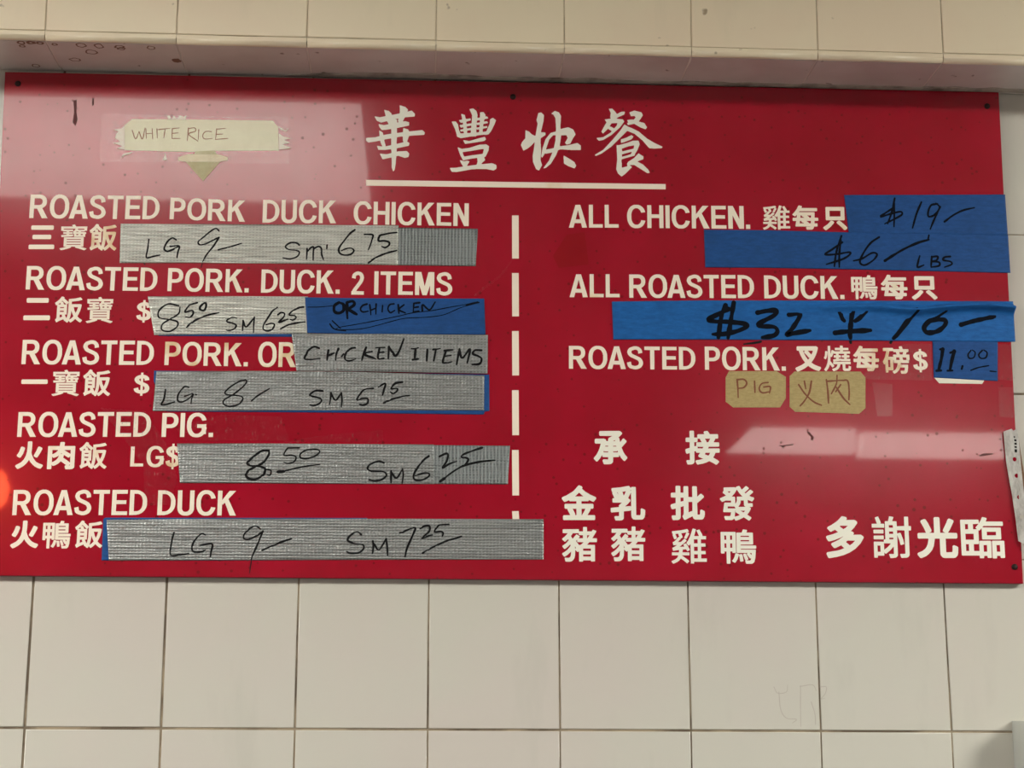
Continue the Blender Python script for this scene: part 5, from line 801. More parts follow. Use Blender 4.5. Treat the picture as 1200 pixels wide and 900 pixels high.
 ('lettering_character', '光', 'r', '10212 1984 18 -1 52 23 36 28 23 25 17 22 20 44 17 87 58 0 0 -180 4 -15 18 -21 14 -7 21 -3 97 1 14 2 13 6 14 14 8 11 7 23 5 67 -10 12 -33 14 -13 0 -11 -10 -2 -52 -5 -18 -61 -3 -11 4 1 156 128 2 12 11 0 44 -10 11 -100 1 26 40 46 89 0 15 -9 8 -37 15 -13 -1 -12 -12 -16 -39 -43 -82 0 -16 10 -10 18 -8 -5 -1 -58 1 0 172 -11 12 -47 0 -12 -11 -1 -172 -2 -3 -58 0 19 8 9 9 1 18 -35 76 -23 37 -12 12 -14 1 -31 -11 -9 -9 -2 -16 39 -70 22 -55 -91 -2 -11 -12 0 -44 12 -11 113 2 3 -13 -12 -52 -15 -33 -17 -22 -34 -26 -49 -20 -10 -11 0 -13'),
 ('lettering_character', '臨', 'r', '11077 1988 39 -1 6 6 3 25 40 0 1 -19 7 -6 38 0 8 6 0 189 -7 7 -132 -1 -8 -6 0 -194|10926 1988 37 0 6 5 3 23 38 0 1 -17 7 -6 36 0 8 6 0 187 -8 7 -127 -1 -7 -8 -1 -112 -65 0 0 80 54 1 8 6 1 156 13 -2 25 25 3 0 0 -123 6 -7 214 2 7 8 0 125 -6 7 -215 0 16 17 225 3 7 7 0 36 -7 7 -193 -1 -3 2 13 27 0 9 -6 5 -38 9 -6 -1 -8 -7 -10 -24 -27 -43 -1 36 -9 8 -204 -2 -8 -6 0 -409 8 -6 204 2 3 -26|10970 2064 0 78 40 1 0 -78|11124 2066 -1 78 42 1 1 -79|10760 2071 0 80 36 0 0 -80|10760 2203 0 70 99 1 -1 -70|11016 2256 0 43 110 1 -1 -42|10760 2325 0 61 36 1 0 -61|10855 2326 -1 61 69 5 -37 -43 0 -7 17 -15'),
]
for name, text, mk, data in LETTERING:
    o = flat(name, dec(data), 0, .22, M[VM[mk]], board)
    if mk == 'y':
        o['label'] = 'worn and yellowed ' + text
for label, data in [
 ('large brushed white character 華', '4055 7404 13 -2 55 -17 31 -33 0 -6 -6 -14 2 -5 43 12 8 0 35 -35 3 -10 -3 -22 -5 -6 -108 -12 -8 -5 -19 -43 1 -6 6 0 23 4 42 -12 3 -6 -1 -33 -2 -2 -10 -4 -131 -32 -3 -3 0 -6 2 -52 5 -2 64 10 3 6 3 43 2 3 4 1 49 -13 6 -6 10 -19 5 -2 152 21 15 -11 13 -13 4 -6 0 -8 -3 -17 -2 -3 -16 -4 -108 -8 -58 -8 -4 -6 -19 -65 4 -5 23 -13 0 -9 -6 -24 -2 -3 -10 -3 -118 -28 -13 -4 -2 -2 -1 -34 1 -5 3 -2 18 4 97 7 7 -3 22 -23 4 -6 0 -6 -6 -27 -4 -11 -39 -10 -10 1 -73 23 -18 -5 -4 -3 -6 -66 0 -21 -9 -70 -5 -19 -13 -14 -5 5 -15 43 -2 97 -4 27 -3 2 -5 -1 -84 -21 -13 -1 -6 7 -27 56 1 5 3 1 59 -6 23 1 46 13 4 3 2 5 -1 16 -4 25 -2 1 -16 -1 -53 -9 -82 0 -4 5 -12 35 -1 5 2 3 11 1 44 -6 4 1 1 2 -22 48 -2 14 -3 6 -5 2 -54 -13 -79 -13 -11 5 -18 17 -2 27 4 6 13 4 92 8 48 15 4 6 -6 60 1 5 2 2 21 -12 19 -13 3 -6 4 -21 4 -6 40 10 50 9 3 5 -1 44 -1 8 -2 2 -6 1 -59 -11 -44 -4 -5 3 -25 30 -11 29 -1 8 5 4 59 -11 54 12 2 4 -2 5 -16 27 -8 3 -61 -18 -11 2 -43 18 -24 40 -4 11 2 3 4 1 56 -9 64 14 4 5 0 6 -17 64 1 5 3 1 52 -12 32 -32 4 -14 3 -3 6 0 82 19 3 3 3 5 -1 63 -3 24 1 6|4025 7234 -23 -6 1 -3 15 -1 5 -3 2 -33 3 -3 6 -1 5 3 2 4 -5 16 4 25 -2 3|4073 7008 -41 -9 -5 -4 -3 -51 0 -24 4 -6 72 20 6 4 0 5 -7 13 -2 49 -6 4|3945 6980 -64 -14 -6 -4 0 -11 17 -59 -1 -11 2 -1 59 13 7 5 0 77 -4 6'),
 ('large brushed white character 豐', '4929 7385 15 1 31 -23 9 -9 13 -49 -2 -30 1 -6 3 -3 21 4 6 6 1 60 5 4 26 3 10 0 8 -8 18 -28 1 -18 5 -2 13 2 13 -17 1 -5 -3 -3 -34 -8 -8 -6 -7 -22 2 -6 34 5 5 -3 6 -9 1 -8 -4 -4 -48 -11 -2 -5 -2 -25 5 -3 39 6 5 -4 2 -11 -1 -4 -6 -3 -44 -11 -3 -3 -3 -16 0 -16 3 -6 6 -1 31 7 6 4 35 85 4 16 2 44 4 7 21 15 10 4 10 -6 25 -18 3 -9 -16 -49 -36 -77 -10 -17 -26 -34 -31 -9 -29 2 -72 -10 -13 -4 -7 -9 -3 -1 -54 -2 -119 -24 -13 1 -36 15 -6 6 -4 27 -19 62 -38 83 -2 13 5 2 33 1 8 -1 4 -3 24 -34 14 -71 16 -37 6 -4 34 2 2 3 1 8 -6 13 -6 1 -25 -4 -5 5 -3 13 2 6 26 5 9 4 2 5 0 14 -6 4 -21 -5 -5 1 -7 10 -7 16 2 3 6 3 30 6 2 6 0 16 -6 3 -18 -4 -5 2 -19 25 0 5 6 4 25 4 6 4 0 11 -12 54 3 5 5 -1 26 -7 8 -4 3 -5 9 -38 4 -6 13 -1 39 7 5 -2 1 -19 -2 -5 -45 -14 -5 -4 -1 -8 3 -17 5 -2 42 8 10 0 3 2 3 22 0 24 2 14 0 24 2 17 -33 76 3 3|5012 7238 -18 -5 -2 -2 -4 -22 4 -5 28 5 5 4 2 8 -2 15 -5 3|4987 7183 -1 -31 3 -8 19 2 13 5 3 10 -1 17 -5 2 -21 -4 -7 8|4915 7167 -45 -12 -3 -6 0 -8 4 -11 16 0 33 8 4 7 0 16 -3 6|4985 7122 -1 -16 1 -23 8 -3 21 5 6 13 -2 21 -5 3 -18 -4 -8 6|4900 7107 -18 -3 -8 -5 -1 -23 3 -5 34 2 6 4 3 11 -1 19 -5 2|5083 7027 6 -1 3 -5 8 -18 0 -9 -16 -17 -18 -6 -211 -38 -5 2 -6 7 -16 32 1 4 10 1 62 -9 121 39|5094 6932 14 0 32 -23 0 -6 -2 -8 -3 -38 -33 -74 -19 -16 0 -6 10 -21 -1 -8 -28 -28 -15 -19 1 -3 13 -1 103 13 16 0 40 -16 6 -5 4 -14 0 -24 -1 -5 -4 -6 -24 -17 -10 -3 -78 16 -126 -2 -15 -3 -41 -2 -180 -38 -56 1 -7 4 -15 29 -3 11 1 5 67 3 69 13 15 3 3 2 -1 7 -24 37 -12 30 3 4 10 -1 39 -11 36 8 23 -6 3 -3 -1 -5 -25 -44 -2 -5 2 -3 101 15 10 3 5 6 8 30 0 14 -3 26 -2 9 -4 2 -61 -11 -98 -23 -8 2 -34 63 -30 88 1 7 2 1 8 -2 41 -16 90 16 119 42|5054 6872 -139 -29 -87 -14 -5 -3 -1 -6 11 -32 8 -13 5 -3 95 19 109 17 12 4 4 3 10 49 -1 5 -5 4'),
 ('large brushed white character 快', '5934 7377 8 1 45 -16 5 -6 21 -37 1 -22 -3 -14 0 -27 -5 -58 0 -35 4 -12 5 -1 23 8 50 13 13 2 8 -2 52 -24 5 -8 24 -51 -3 -11 -26 -39 -33 -68 -7 -6 -36 -12 -8 4 -15 18 3 8 29 55 -2 8 -10 21 -5 6 -5 1 -55 -3 -3 -5 -1 -19 -15 -104 1 -10 5 -2 11 1 91 15 98 28 8 1 11 -6 31 -26 0 -49 -2 -6 -6 -1 -110 -3 -12 3 -29 -1 -13 2 -28 0 -16 2 -36 -1 -19 -7 -8 -8 -22 -58 -62 -109 -58 -53 -7 -4 -24 -5 -2 3 4 8 63 88 40 101 0 3 -4 1 -26 -8 -46 -10 -6 0 -7 5 -31 -53 -3 -1 -5 3 -8 14 3 11 15 92 36 112 60 82 60 18 6 6 3 47 -3 13 0 25 -2 14 -4 68 -26 45 -18 7 -4 4 3 6|5756 7353 12 3 5 -1 29 -29 4 -10 -6 -71 -27 -118 -3 -24 3 -3 34 2 13 -3 4 -6 0 -16 0 -6 -4 -5 -49 -36 -6 -9 -1 -60 3 -13 0 -25 5 -57 -2 -19 0 -27 -2 -11 0 -13 -3 -25 0 -29 18 -54 -1 -5 -28 -55 -6 -8 -5 -3 -26 12 -7 6 -35 83 -3 19 -3 59 17 109 7 67 -2 2 -3 -2 -36 -42 -36 -32 -13 -10 -42 -23 -5 1 -3 3 -27 65 14 38 35 44 4 9 1 89 1 6 3 3 5 -1 34 -14 33 -33 7 -5 30 -14 5 0 5 3 25 149 -1 8 -11 35 -1 9 21 85 3 3|5919 7068 -21 -21 -28 -35 -32 -98 -7 -25 2 -5 62 12 26 8 5 6 20 93 0 39 3 19 -1 5 -3 3|6047 6810 6 -1 50 -29 73 -48 20 -43 0 -5 -16 -28 -5 -3 -5 1 -68 25 -52 31 -3 8 0 38 -3 14 0 35'),
 ('large brushed white character 餐', '6602 7423 33 3 8 -3 31 -32 20 -29 6 -3 52 30 34 2 7 -1 2 -3 0 -5 -5 -23 -4 -5 -76 -38 -18 -14 1 -2 11 -4 63 -5 5 -4 12 -18 1 -8 -51 -73 -104 -100 -102 -66 -44 -10 -8 0 -7 4 -18 18 -3 6 1 5 14 4 42 5 23 5 82 53 16 16 4 9 -2 5 -29 16 -10 11 -61 -63 -5 0 -3 3 -10 14 -3 8 28 55 32 58 0 9 -19 27 1 5 69 12 4 3 -5 11 -2 9 7 49 -22 49|6908 7406 7 1 75 -18 7 -3 4 -4 12 -25 1 -9 -24 -41 -22 -31 -2 -6 1 -2 5 -3 51 -12 10 -5 31 -49 -2 -8 -14 -19 -15 3 -50 19 -73 43 -7 0 -66 -16 -5 0 -3 2 -7 17 0 5 13 9 0 2 -12 19 2 7 5 3 47 7 26 -1 5 5 17 23 1 3 -3 5 -9 9 -5 3 -37 -5 -5 2 -15 41 1 6 4 3|6686 7242 -54 -4 -7 -9 -18 -30 3 -3 21 -5 26 -17 7 1 27 31 8 22 3 9 -2 5|6785 7222 3 2 5 0 41 -26 42 -15 86 -43 103 -89 93 -55 89 -41 4 -6 -3 -8 -4 -5 -18 -4 -37 -2 -13 -3 -39 -1 -13 3 -21 0 -13 3 -13 12 -69 83 -96 82 -81 33 -10 2 -195 -205 -120 -91 -63 -29 -5 -2 -5 2 -9 8 4 6 99 63 115 131 93 117|6869 7090 9 -1 18 -14 -2 -9 -22 -28 -92 -40 -28 -7 -6 1 -2 2 -1 34 4 8 53 17|6889 7020 64 3 5 -2 3 -5 10 -32 0 -11 -27 -71 -30 -50 -4 -16 -4 -6 -146 -46 -8 -4 -2 -5 -2 -8 0 -19 3 -14 0 -57 6 -2 60 17 3 9 -4 27 6 10 11 15 71 49 48 54 4 3 5 0 54 -35 2 -5 -1 -27 -6 -7 -59 -22 -5 -3 -1 -2 6 -6 59 -31 65 -66 16 -35 -2 -3 -16 -4 -15 1 -150 96 -8 2 -42 -1 -5 -2 -3 -5 22 -16 2 -2 -2 -6 -80 -84 -39 -30 -8 -2 -41 36 -21 54 13 120 -2 89 -2 14 0 40 -2 14 1 25 3 3 24 1 101 31|6897 6961 -62 -13 -79 -31 -3 -6 5 -27 3 -2 8 1 125 36 4 6 7 30 -2 5|6860 6876 -102 -31 -2 -2 -2 -6 1 -21 3 -2 8 2 57 17 37 14 6 7 9 21 -5 3'),
]:
    o = flat('heading_character', dec(data), 0, .22, M['vinyl_white'], board)
    o['label'] = label
flat('heading_underline', dec('3667 6452 1753 12 1863 14 -1 -67 -1862 -17 -1751 -14'), 0, .22, M['vinyl_cream'], board)
for L in dec('5422 6044 80 2 4 -536 -80 -1|5425 5330 80 1 5 -530 -80 -1|5429 4620 79 2 6 -536 -80 -2|5432 3908 78 2 6 -537 -78 -1|5435 3197 78 1 7 -533 -78 -1|5439 2481 77 1 9 -129 -78 -1'):
    flat('divider_dash', [L], 0, .22, M['vinyl_cream'], board)
for u, v in dec('-522 7567 5948 -20 5870 25 30 -5682')[0]:
    bm = bmesh.new()
    prev = None
    rings = []
    for r, d in ((3.6, .0), (3.6, .8), (2.6, 1.5), (1.2, 1.8)):
        rings.append([bm.verts.new(V(u + r * math.cos(k * math.pi / 8), v + r * math.sin(k * math.pi / 8), d)) for k in range(16)])
    for a, b in zip(rings, rings[1:]):
        for k in range(16):
            bm.faces.new((a[k], a[(k + 1) % 16], b[(k + 1) % 16], b[k]))
    bm.faces.new(rings[-1])
    bm_obj('screw', bm, board, M['screw'])
for L in dec('147 7368 40 12 2 -141 21 -107 -20 -81 -38 47 13 119|367 7406 21 0 4 -86 -19 -12|8914 3470 38 -13 25 -33 24 -30 -14 -38 -25 7 6 36 -34 33|8574 3292 107 9 76 11 -5 -13 -97 -14 -26 -28 -20 25|10968 3203 58 26 108 2 7 -13 -91 -16 -65 -12'):
    flat('grease_drip', [L], 0, .15, M['grease'], board)
for L in dec('6079 5818 216 37 50 -402 -359 -49 -71 146|9238 6204 211 27 33 -269 -231 -16'):
    flat('tape_residue', [L], 0, .04, M['residue'], board)
for w, s in [(1.5, '2461 1874 -9 -71 -6 -68'), (1.4, '1762 5377 -6 -26 -6 -24'), (1.6, '1080 5370 14 -21'), (3, '8399 4542 -52 -13 -154 -22'), (4, '9480 4566 3 -20'), (4, '9977 4578 -11 -24')]:
    ink_mesh('ink_tail', [(w, dec(s)[0])], M['ink'], board, lambda u, v: 0)

for L in dec('2761 3251 343 70 344 44 296 35 188 12 3 -151 -485 -6|1528 3420 534 148 689 -11 107 -280 -1225 -16'):
    flat('scuff', [L], 0, .04, M['clear_tape_scuffed'], board)

# ------------------------------------------------------------------ tapes stuck over the prices
INK = {
 'g1a': [(1.5, '1126 5658 -8 -114 -11 -108 74 14 82 18'), (1.5, '1446 5659 -49 21 -56 -51 -31 -79 36 -33 71 24 65 43'), (1.5, '1378 5579 104 5 -10 -78 -8 -64'), (1.5, '1943 5779 -35 29 -57 -31 -89 -81 -56 -53 18 -38 74 13 82 46 66 36'), (1.5, '1946 5697 -63 -112 -71 -97 -46 -92'), (1.5, '2896 5623 -35 25 -75 -1 -53 -45 38 -34 85 -7 42 -26 -23 -53 -83 -31 -84 11'), (1.5, '2989 5581 -1 -70 -3 -61'), (1.5, '2990 5546 41 44 33 10 -1 -70 1 -88'), (1.5, '3065 5579 58 31 34 -26 6 -70 23 -66'), (1.5, '3223 5629 -2 -44'), (1.3, '1943 5546 108 30 99 32 66 24'), (1.6, '3547 5824 -57 -49 -66 -89 -57 -89 7 -61 54 -25 76 10 38 44 -31 29 -68 -8 -49 -24'), (1.6, '3662 5770 47 1 54 -8 -10 -62 -24 -79 -16 -41'), (1.6, '4047 5802 -68 -8 -84 -20 -50 -18 -13 -62 65 1 59 -16 1 -35 -42 -31 -42 11'), (1.6, '3717 5420 83 63 117 55 134 42')],
 'g2': [(1.5, '1508 4856 -120 20 -102 -79 4 -88 119 -20 94 -25 -3 -61 -84 -56 -88 18 5 68 76 56 103 71 15 82'), (1.5, '1725 4898 -62 -19 -36 -21 -40 -75 79 19 18 -34 -32 -44 -57 0'), (1.5, '1616 4604 56 52 80 53 114 45 116 26'), (1.5, '2191 4725 -58 4 -49 -31 1 -26 67 -16 37 -25 -18 -35 -49 -26 -46 4'), (1.5, '2267 4692 -1 -60 -3 -60'), (1.5, '2270 4684 36 -68 92 118'), (1.5, '2398 4737 -5 -86 0 -99'), (1.5, '2660 4857 -49 -39 -55 -86 -47 -87 -3 -52 47 -21 57 23 24 52 -34 17 -66 -19'), (1.5, '2671 4768 33 26 42 -8 -7 -43 -57 -66 66 23 41 18'), (1.5, '2968 4868 -58 -12 -74 -42 -32 -44 59 -7 21 -26 -36 -30 -30 7'), (1.5, '2710 4602 90 48 99 24 91 15'), (2, '1787 4881 -27 -34 5 -35 41 -8 23 52 -10 43 -32 -18')],
 'b1': [(2.6, '3382 4930 -52 -42 2 -69 54 -18 52 34 -2 69 -54 26'), (2.6, '3476 4932 3 -110 7 -83'), (2.6, '3476 4932 67 15 19 -41 -71 -56'), (2.6, '3505 4841 54 -32 33 -19'), (1.6, '3711 4916 -50 -19 -24 -43 26 -34 66 10'), (1.6, '3744 4908 10 -61 6 -60'), (1.6, '3754 4839 58 27'), (1.6, '3820 4918 -2 -61 1 -61'), (1.6, '3896 4902 -4 -78'), (1.6, '4029 4925 -50 -13 -19 -52 29 -43 50 27'), (1.6, '4080 4914 10 -104'), (1.6, '4147 4915 -58 -59 76 -40'), (1.6, '4264 4934 -6 -104'), (1.6, '4264 4934 67 10'), (1.6, '4262 4882 53 10'), (1.6, '4258 4830 66 10'), (1.6, '4366 4841 3 78 81 -60 66 97'), (0.8, '3350 4608 66 26 200 38 216 47 250 56 167 43 235 33 218 47 185 35 135 37'), (0.8, '3384 4596 250 16 199 47 150 45 183 47 252 18 201 33 201 90 210 73'), (0.8, '3018 4867 142 4 150 17'), (1.6, '4887 4919 84 28 64 13'), (1.3, '3282 4667 55 -60 134 -20'), (1.3, '3308 4708 101 -94')],
 'g3': [(1.9, '3165 4373 -58 16 -58 -35 -39 -69 -7 -42 75 -4 99 11'), (1.9, '3274 4349 -7 -59 -7 -60'), (1.9, '3267 4281 74 35'), (1.9, '3390 4368 -24 -68 -6 -69'), (1.6, '3451 4306 -20 -30'), (1.9, '3581 4380 -50 -9 -49 -52 -15 -60 43 -31 82 24'), (1.9, '3714 4391 -24 -69 -23 -86'), (1.9, '3782 4340 -83 -35 126 -49'), (1.9, '3831 4384 100 10'), (1.9, '3869 4376 -14 -111 70 -3'), (1.9, '3860 4325 60 9'), (1.9, '3980 4404 -2 -69 -3 -77'), (1.9, '3981 4395 43 -59 34 -42 40 52 56 155'), (1.9, '4248 4382 75 14'), (1.9, '4293 4383 -9 -129'), (1.9, '4259 4251 66 11'), (1.9, '4432 4377 -6 -137'), (1.9, '4499 4378 83 15'), (1.9, '4532 4382 -23 -141'), (1.9, '4633 4366 100 12'), (1.9, '4650 4363 -32 -141 100 14'), (1.9, '4629 4294 80 15'), (1.9, '4809 4391 -32 -189'), (1.9, '4809 4383 34 -103 91 114 -32 -172'), (1.9, '5069 4378 -76 -1 -25 -43 59 -25 43 -33 -25 -61 -84 -10')],
 'g4': [(1.4, '1402 3854 -11 -108 -22 -76 145 38'), (1.4, '1668 3885 -52 4 -62 -87 -5 -75 48 -18 77 41 45 49'), (1.4, '1626 3776 93 29 -11 -54 -5 -60'), (1.4, '2326 3977 -66 -9 -96 -61 -72 -68 18 -34 90 -7 83 -15 10 -42 -55 -57 -98 -18 -64 29 12 51 96 60 111 95 39 60 -17 25'), (1.4, '2400 3734 64 60 80 52 57 36'), (1.4, '1751 3797 10 -4'), (1.7, '3220 3864 -82 2 -57 -38 1 -25 74 -16 51 -25 -16 -42 -65 -30 -50 6'), (1.7, '3317 3842 -4 -68 -11 -68'), (1.7, '3317 3834 55 -78 64 88'), (1.7, '3436 3844 10 -82 -6 -81'), (1.7, '3807 3903 -91 -15 -40 -26 -56 -94 66 15 58 -4 1 -51 -49 -26 -45 8'), (1.7, '3868 3924 79 39 -15 -71 -15 -65'), (1.7, '4146 3983 -74 -13 -33 -26 -24 -43 66 10 4 -34 -44 -31 -34 16'), (1.7, '3932 3731 85 43 99 27 116 27')],
 'g5a': [(2, '2617 3151 -82 -5 -95 -72 -63 -68 33 -27 66 -5 80 35 62 92 2 46'), (2, '2476 2966 -80 -50 -31 -51 35 -41 81 -7 80 51 22 66 -41 25 -66 7'), (1.4, '2583 2934 66 -15 -7 -50 -32 -1'), (1.4, '2968 3189 -90 -2 -49 -9 -34 -78 85 1 53 -21 -18 -50 -65 -26 -57 13'), (1.4, '3026 3156 -44 -42 6 -42 74 -7 97 34 45 51 -47 24 -98 -9 -49 -26'), (1.4, '2788 2909 130 38 146 30 147 21'), (2.6, '2731 2905 65 5'), (1.7, '3949 3026 -66 16 -90 -35 -31 -50 58 -32 115 -4 47 -36 -46 -50 -81 -21 -74 10'), (1.7, '4033 2936 3 -142'), (1.7, '4034 2919 63 -69 67 104'), (1.7, '4164 2957 10 -70 -10 -96'), (1.7, '4467 3111 -57 -46 -73 -93 -43 -92 21 -49 82 1 73 42 0 34 -58 2 -98 -29')],
 'g5b': [(1.7, '4591 3109 74 35 25 -17 -16 -75 -45 -76 79 48 82 29'), (1.7, '5086 3219 -99 -34 -115 -47 -25 -34 58 -8 21 -24 -36 -59 -33 -9'), (1.7, '4644 2843 65 59 148 94 181 52 199 26'), (2.4, '4603 2818 49 34')],
 'g6': [(1.6, '1574 2192 -20 -90 -9 -162 97 -2 112 17'), (1.6, '1930 2171 -49 8 -69 -74 -29 -82 26 -48 89 1 39 24'), (1.6, '1878 2049 129 17 -5 -89 -6 -57'), (1.6, '2553 2243 -53 29 -64 -22 -62 -66 -7 -49 57 -11 96 45 63 50'), (1.6, '2583 2219 -59 -156 -52 -130 -12 -46'), (1.6, '2582 1999 88 41 112 50 128 45'), (1.7, '3705 2189 -50 29 -72 -38 -31 -58 74 -32 98 -15 9 -49 -56 -46 -97 -4 -33 16'), (1.7, '3840 2117 6 -57 -6 -82'), (1.7, '3850 2092 62 -72 79 123'), (1.7, '3991 2143 13 -82 7 -106'), (1.7, '4148 2210 94 42 82 22 -47 -128 -47 -115 -18 -90'), (1.7, '4381 2270 57 28 49 -6 -7 -62 -81 -75 73 26 49 13'), (1.7, '4708 2314 -90 -4 -33 -13 -40 -66 74 4 25 -20 -8 -33'), (1.7, '4413 1984 110 66 163 75 171 56')],
 'd2': [(1.8, '10088 6358 -42 -172 -59 -155'), (1.8, '10077 6294 -3 -144 -10 -153'), (1.8, '10074 6240 -99 -65 -72 -55 124 38 124 30 16 -36 -90 -56 -125 -65'), (1.8, '10416 6316 -64 -142 -61 -190'), (1.8, '10613 6297 -80 -20 -39 -82 6 -63 71 28 66 92 -42 53'), (1.8, '10646 6261 -87 -173 -49 -112'), (1.8, '10690 6073 110 83 126 66 143 36')],
 'd3': [(1.9, '9414 5868 -68 -198 -32 -187'), (1.9, '9403 5814 -23 -179 -6 -160'), (1.9, '9420 5787 -125 -91 -89 -64 121 2 175 30 -1 -35 -89 -55 -193 -66'), (1.8, '9876 5862 -108 -77 -92 -126 -48 -117 60 -34 106 64 47 72 -61 17 -124 -74 -105 -29'), (1.8, '10364 5636 -21 -71 -12 -72 80 29'), (1.8, '10512 5630 -15 -125'), (1.8, '10512 5625 70 7 -11 -45 -65 -19 90 -7 -2 -45 -97 -20'), (1.8, '10739 5635 -70 -11 -16 -36 83 -16 16 -35 -89 -37'), (1.8, '10489 5898 -11 -45'), (2.3, '9934 5566 125 82 125 74 160 75 142 45')],
 'd4': [(4.2, '7981 4977 -54 -144 -40 -253'), (4.2, '8081 5011 -35 -193 -43 -245'), (4.2, '8014 4931 -121 -63 -121 -69 85 -23 154 -2 196 -20 17 -38 -113 -54 -154 -37 -137 -6'), (4.2, '8365 4893 112 23 112 7 -27 -61 -175 -99 17 -35 154 -6 41 -52 -44 -53 -138 -28'), (4.2, '8742 4874 112 19 16 -43 -90 -142 -70 -79 86 19 198 38'), (4.2, '9364 4919 23 -78 25 -31'), (4.2, '9675 4934 -72 -81 -62 -44'), (4.2, '9514 4931 -15 -88 -24 -175 3 -67'), (4.2, '9294 4661 156 20 276 19'), (4.2, '10281 4944 -101 -124 -127 -160 -54 -54'), (4.2, '10637 4950 -89 -54 -126 -90 -46 -71 41 -52 122 20 90 72 11 61 -77 11 -105 -26'), (4.2, '10829 4787 150 46 264 63')],
 'd5': [(3.2, '10594 4485 -22 -113 -41 -143'), (3.2, '10732 4462 -33 -106 -30 -125'), (2, '10560 4480 35 11'), (2, '10504 4218 56 4'), (2, '10682 4440 50 25'), (2, '10637 4220 61 4'), (2, '10823 4280 -12 -35'), (1.4, '10935 4474 -38 -53 15 -44 53 10 20 61 -33 31'), (1.4, '11073 4476 -46 -53 24 -43 61 9 17 61 -38 31'), (1.4, '10922 4230 97 36 123 24'), (1.4, '11155 4224 78 -7')],
 'white_rice': [(0.85, '864 7008 45 -106 36 93'), (0.85, '945 6995 45 -92 24 141'), (0.85, '1024 7033 12 -122'), (0.85, '1033 6969 65 8'), (0.85, '1099 7035 12 -129'), (0.85, '1156 7036 9 -118'), (0.85, '1177 7026 131 18'), (0.85, '1253 7032 -11 -112'), (0.85, '1338 7041 2 -123'), (0.85, '1338 7041 81 12'), (0.85, '1337 6982 74 7'), (0.85, '1340 6918 95 2'), (0.85, '1530 7056 -7 -162'), (0.85, '1527 7045 74 13 12 -43 -79 -39 115 -85'), (0.85, '1653 7037 -1 -125'), (0.85, '1806 7015 -71 -1 -32 -51 26 -42 91 8'), (0.85, '1866 7053 -9 -140'), (0.85, '1866 7047 105 13'), (0.85, '1864 6982 76 6'), (0.85, '1857 6917 146 17')],
 'pig': [(1.5, '8102 4074 7 -120 1 -94'), (1.5, '8102 4074 81 4 33 -45 -35 -52 -68 -13'), (1.5, '8310 4060 2 -138'), (1.5, '8472 4045 -77 -15 -31 -64 36 -46 86 14'), (1.5, '8419 3989 77 5 -11 -78')],
 'meat': [(1.5, '8837 4025 74 -111 99 -93 93 -41'), (1.5, '8992 4070 -30 -138 -62 -104 -53 -60'), (1.5, '8907 4069 14 -95'), (1.5, '9172 4090 13 -137 4 -146'), (1.5, '9172 4070 188 14 68 -7 13 -121 -7 -103'), (1.5, '9302 4144 -12 -104 -64 -121'), (1.5, '9289 3997 81 -128 74 -76'), (1.5, '9341 4032 -62 -87')],
}
TAPES = {
 'g1b': ('3944 5865 1070 4', '3953 5399 1039 7'),
 'g1a': ('786 5844 886 14 1370 19 1024 14', '797 5364 894 18 1364 15 1014 3'),
 'b2u': ('1272 4941 1585 29', '1293 4493 1578 14'),
 'g2': ('1145 4965 961 19 910 13', '1240 4501 1013 28 776 15'),
 'b1': ('2981 4986 427 -1 1689 23', '3021 4554 597 0 1498 16'),
 'b4u': ('1259 4077 2171 17 1733 -4', '1261 3949 161 -353 1032 9 988 6 794 -1 870 2 3 34 59 10'),
 'g4': ('1286 4067 1151 24 1192 7 1476 -19', '1266 3599 1020 17 1155 22 1664 23'),
 'g3': ('2837 4548 1082 8 1224 10', '2908 4099 820 4 1415 -3'),
 'g5b': ('4440 3243 970 3', '4447 2786 943 7'),
 'g5a': ('1562 3222 905 12 984 7 1072 8', '1615 2764 868 8 979 4 1067 10'),
 'b6u': ('765 2336 18 19 1228 12 1755 16', '770 1868 86 -2 1174 12 1746 25'),
 'g6': ('803 2332 1208 23 1461 17 2332 19', '852 1866 1178 15 1454 19 2321 25'),
 'd2': ('9465 6386 959 24 1035 26', '9506 5898 896 18 1064 5'),
 'd3': ('7739 5912 781 9 1044 -7 1903 13', '7746 5444 762 8 1039 0 1923 -8'),
 'd4': ('6617 4999 1057 33 1859 31 1949 25', '6631 4537 1034 17 1850 20 1967 14'),
 'd5': ('10473 4590 796 13', '10468 4135 774 -31'),
}
def duct_wave(seed, amp, creases=()):
    def f(u, v, s, k):
        edge = min(1, 6 * k, 6 * (1 - k), 25 * s, 25 * (1 - s))
        h = 1.5 * amp * (.5 + noise.noise((u * .012, v * .25, seed))) + amp * .5 * noise.noise((u * .05, v * .12, seed + 3))
        for k0, wd, a, s0, s1 in creases:
            if s0 < s < s1:
                fade = min(1, (s - s0) * 8, (s1 - s) * 8)
                h += a * fade * math.exp(-((k - k0 - .04 * noise.noise((u * .02, seed, k0))) / wd) ** 2)
        return max(0, h) * edge
    return f
def fold_wave(u, v, s, k):
    # the upper edge has come away and rolls forward towards the right end
    a = min(1, max(0, (s - .42) / .4))
    line = .17 + .05 * math.sin(s * 19) * a + .03 * noise.noise((u * .02, 3, 1))
    return .3 * max(0, noise.noise((u * .02, v * .05, 9))) + 10.0 * a * math.exp(-((k - line) / (.06 if k < line else .10)) ** 2)
calm = duct_wave(1, .12)
GREY = 'grey duct tape strips with handwritten prices'
BLUE = 'blue painter tape pieces on the board'
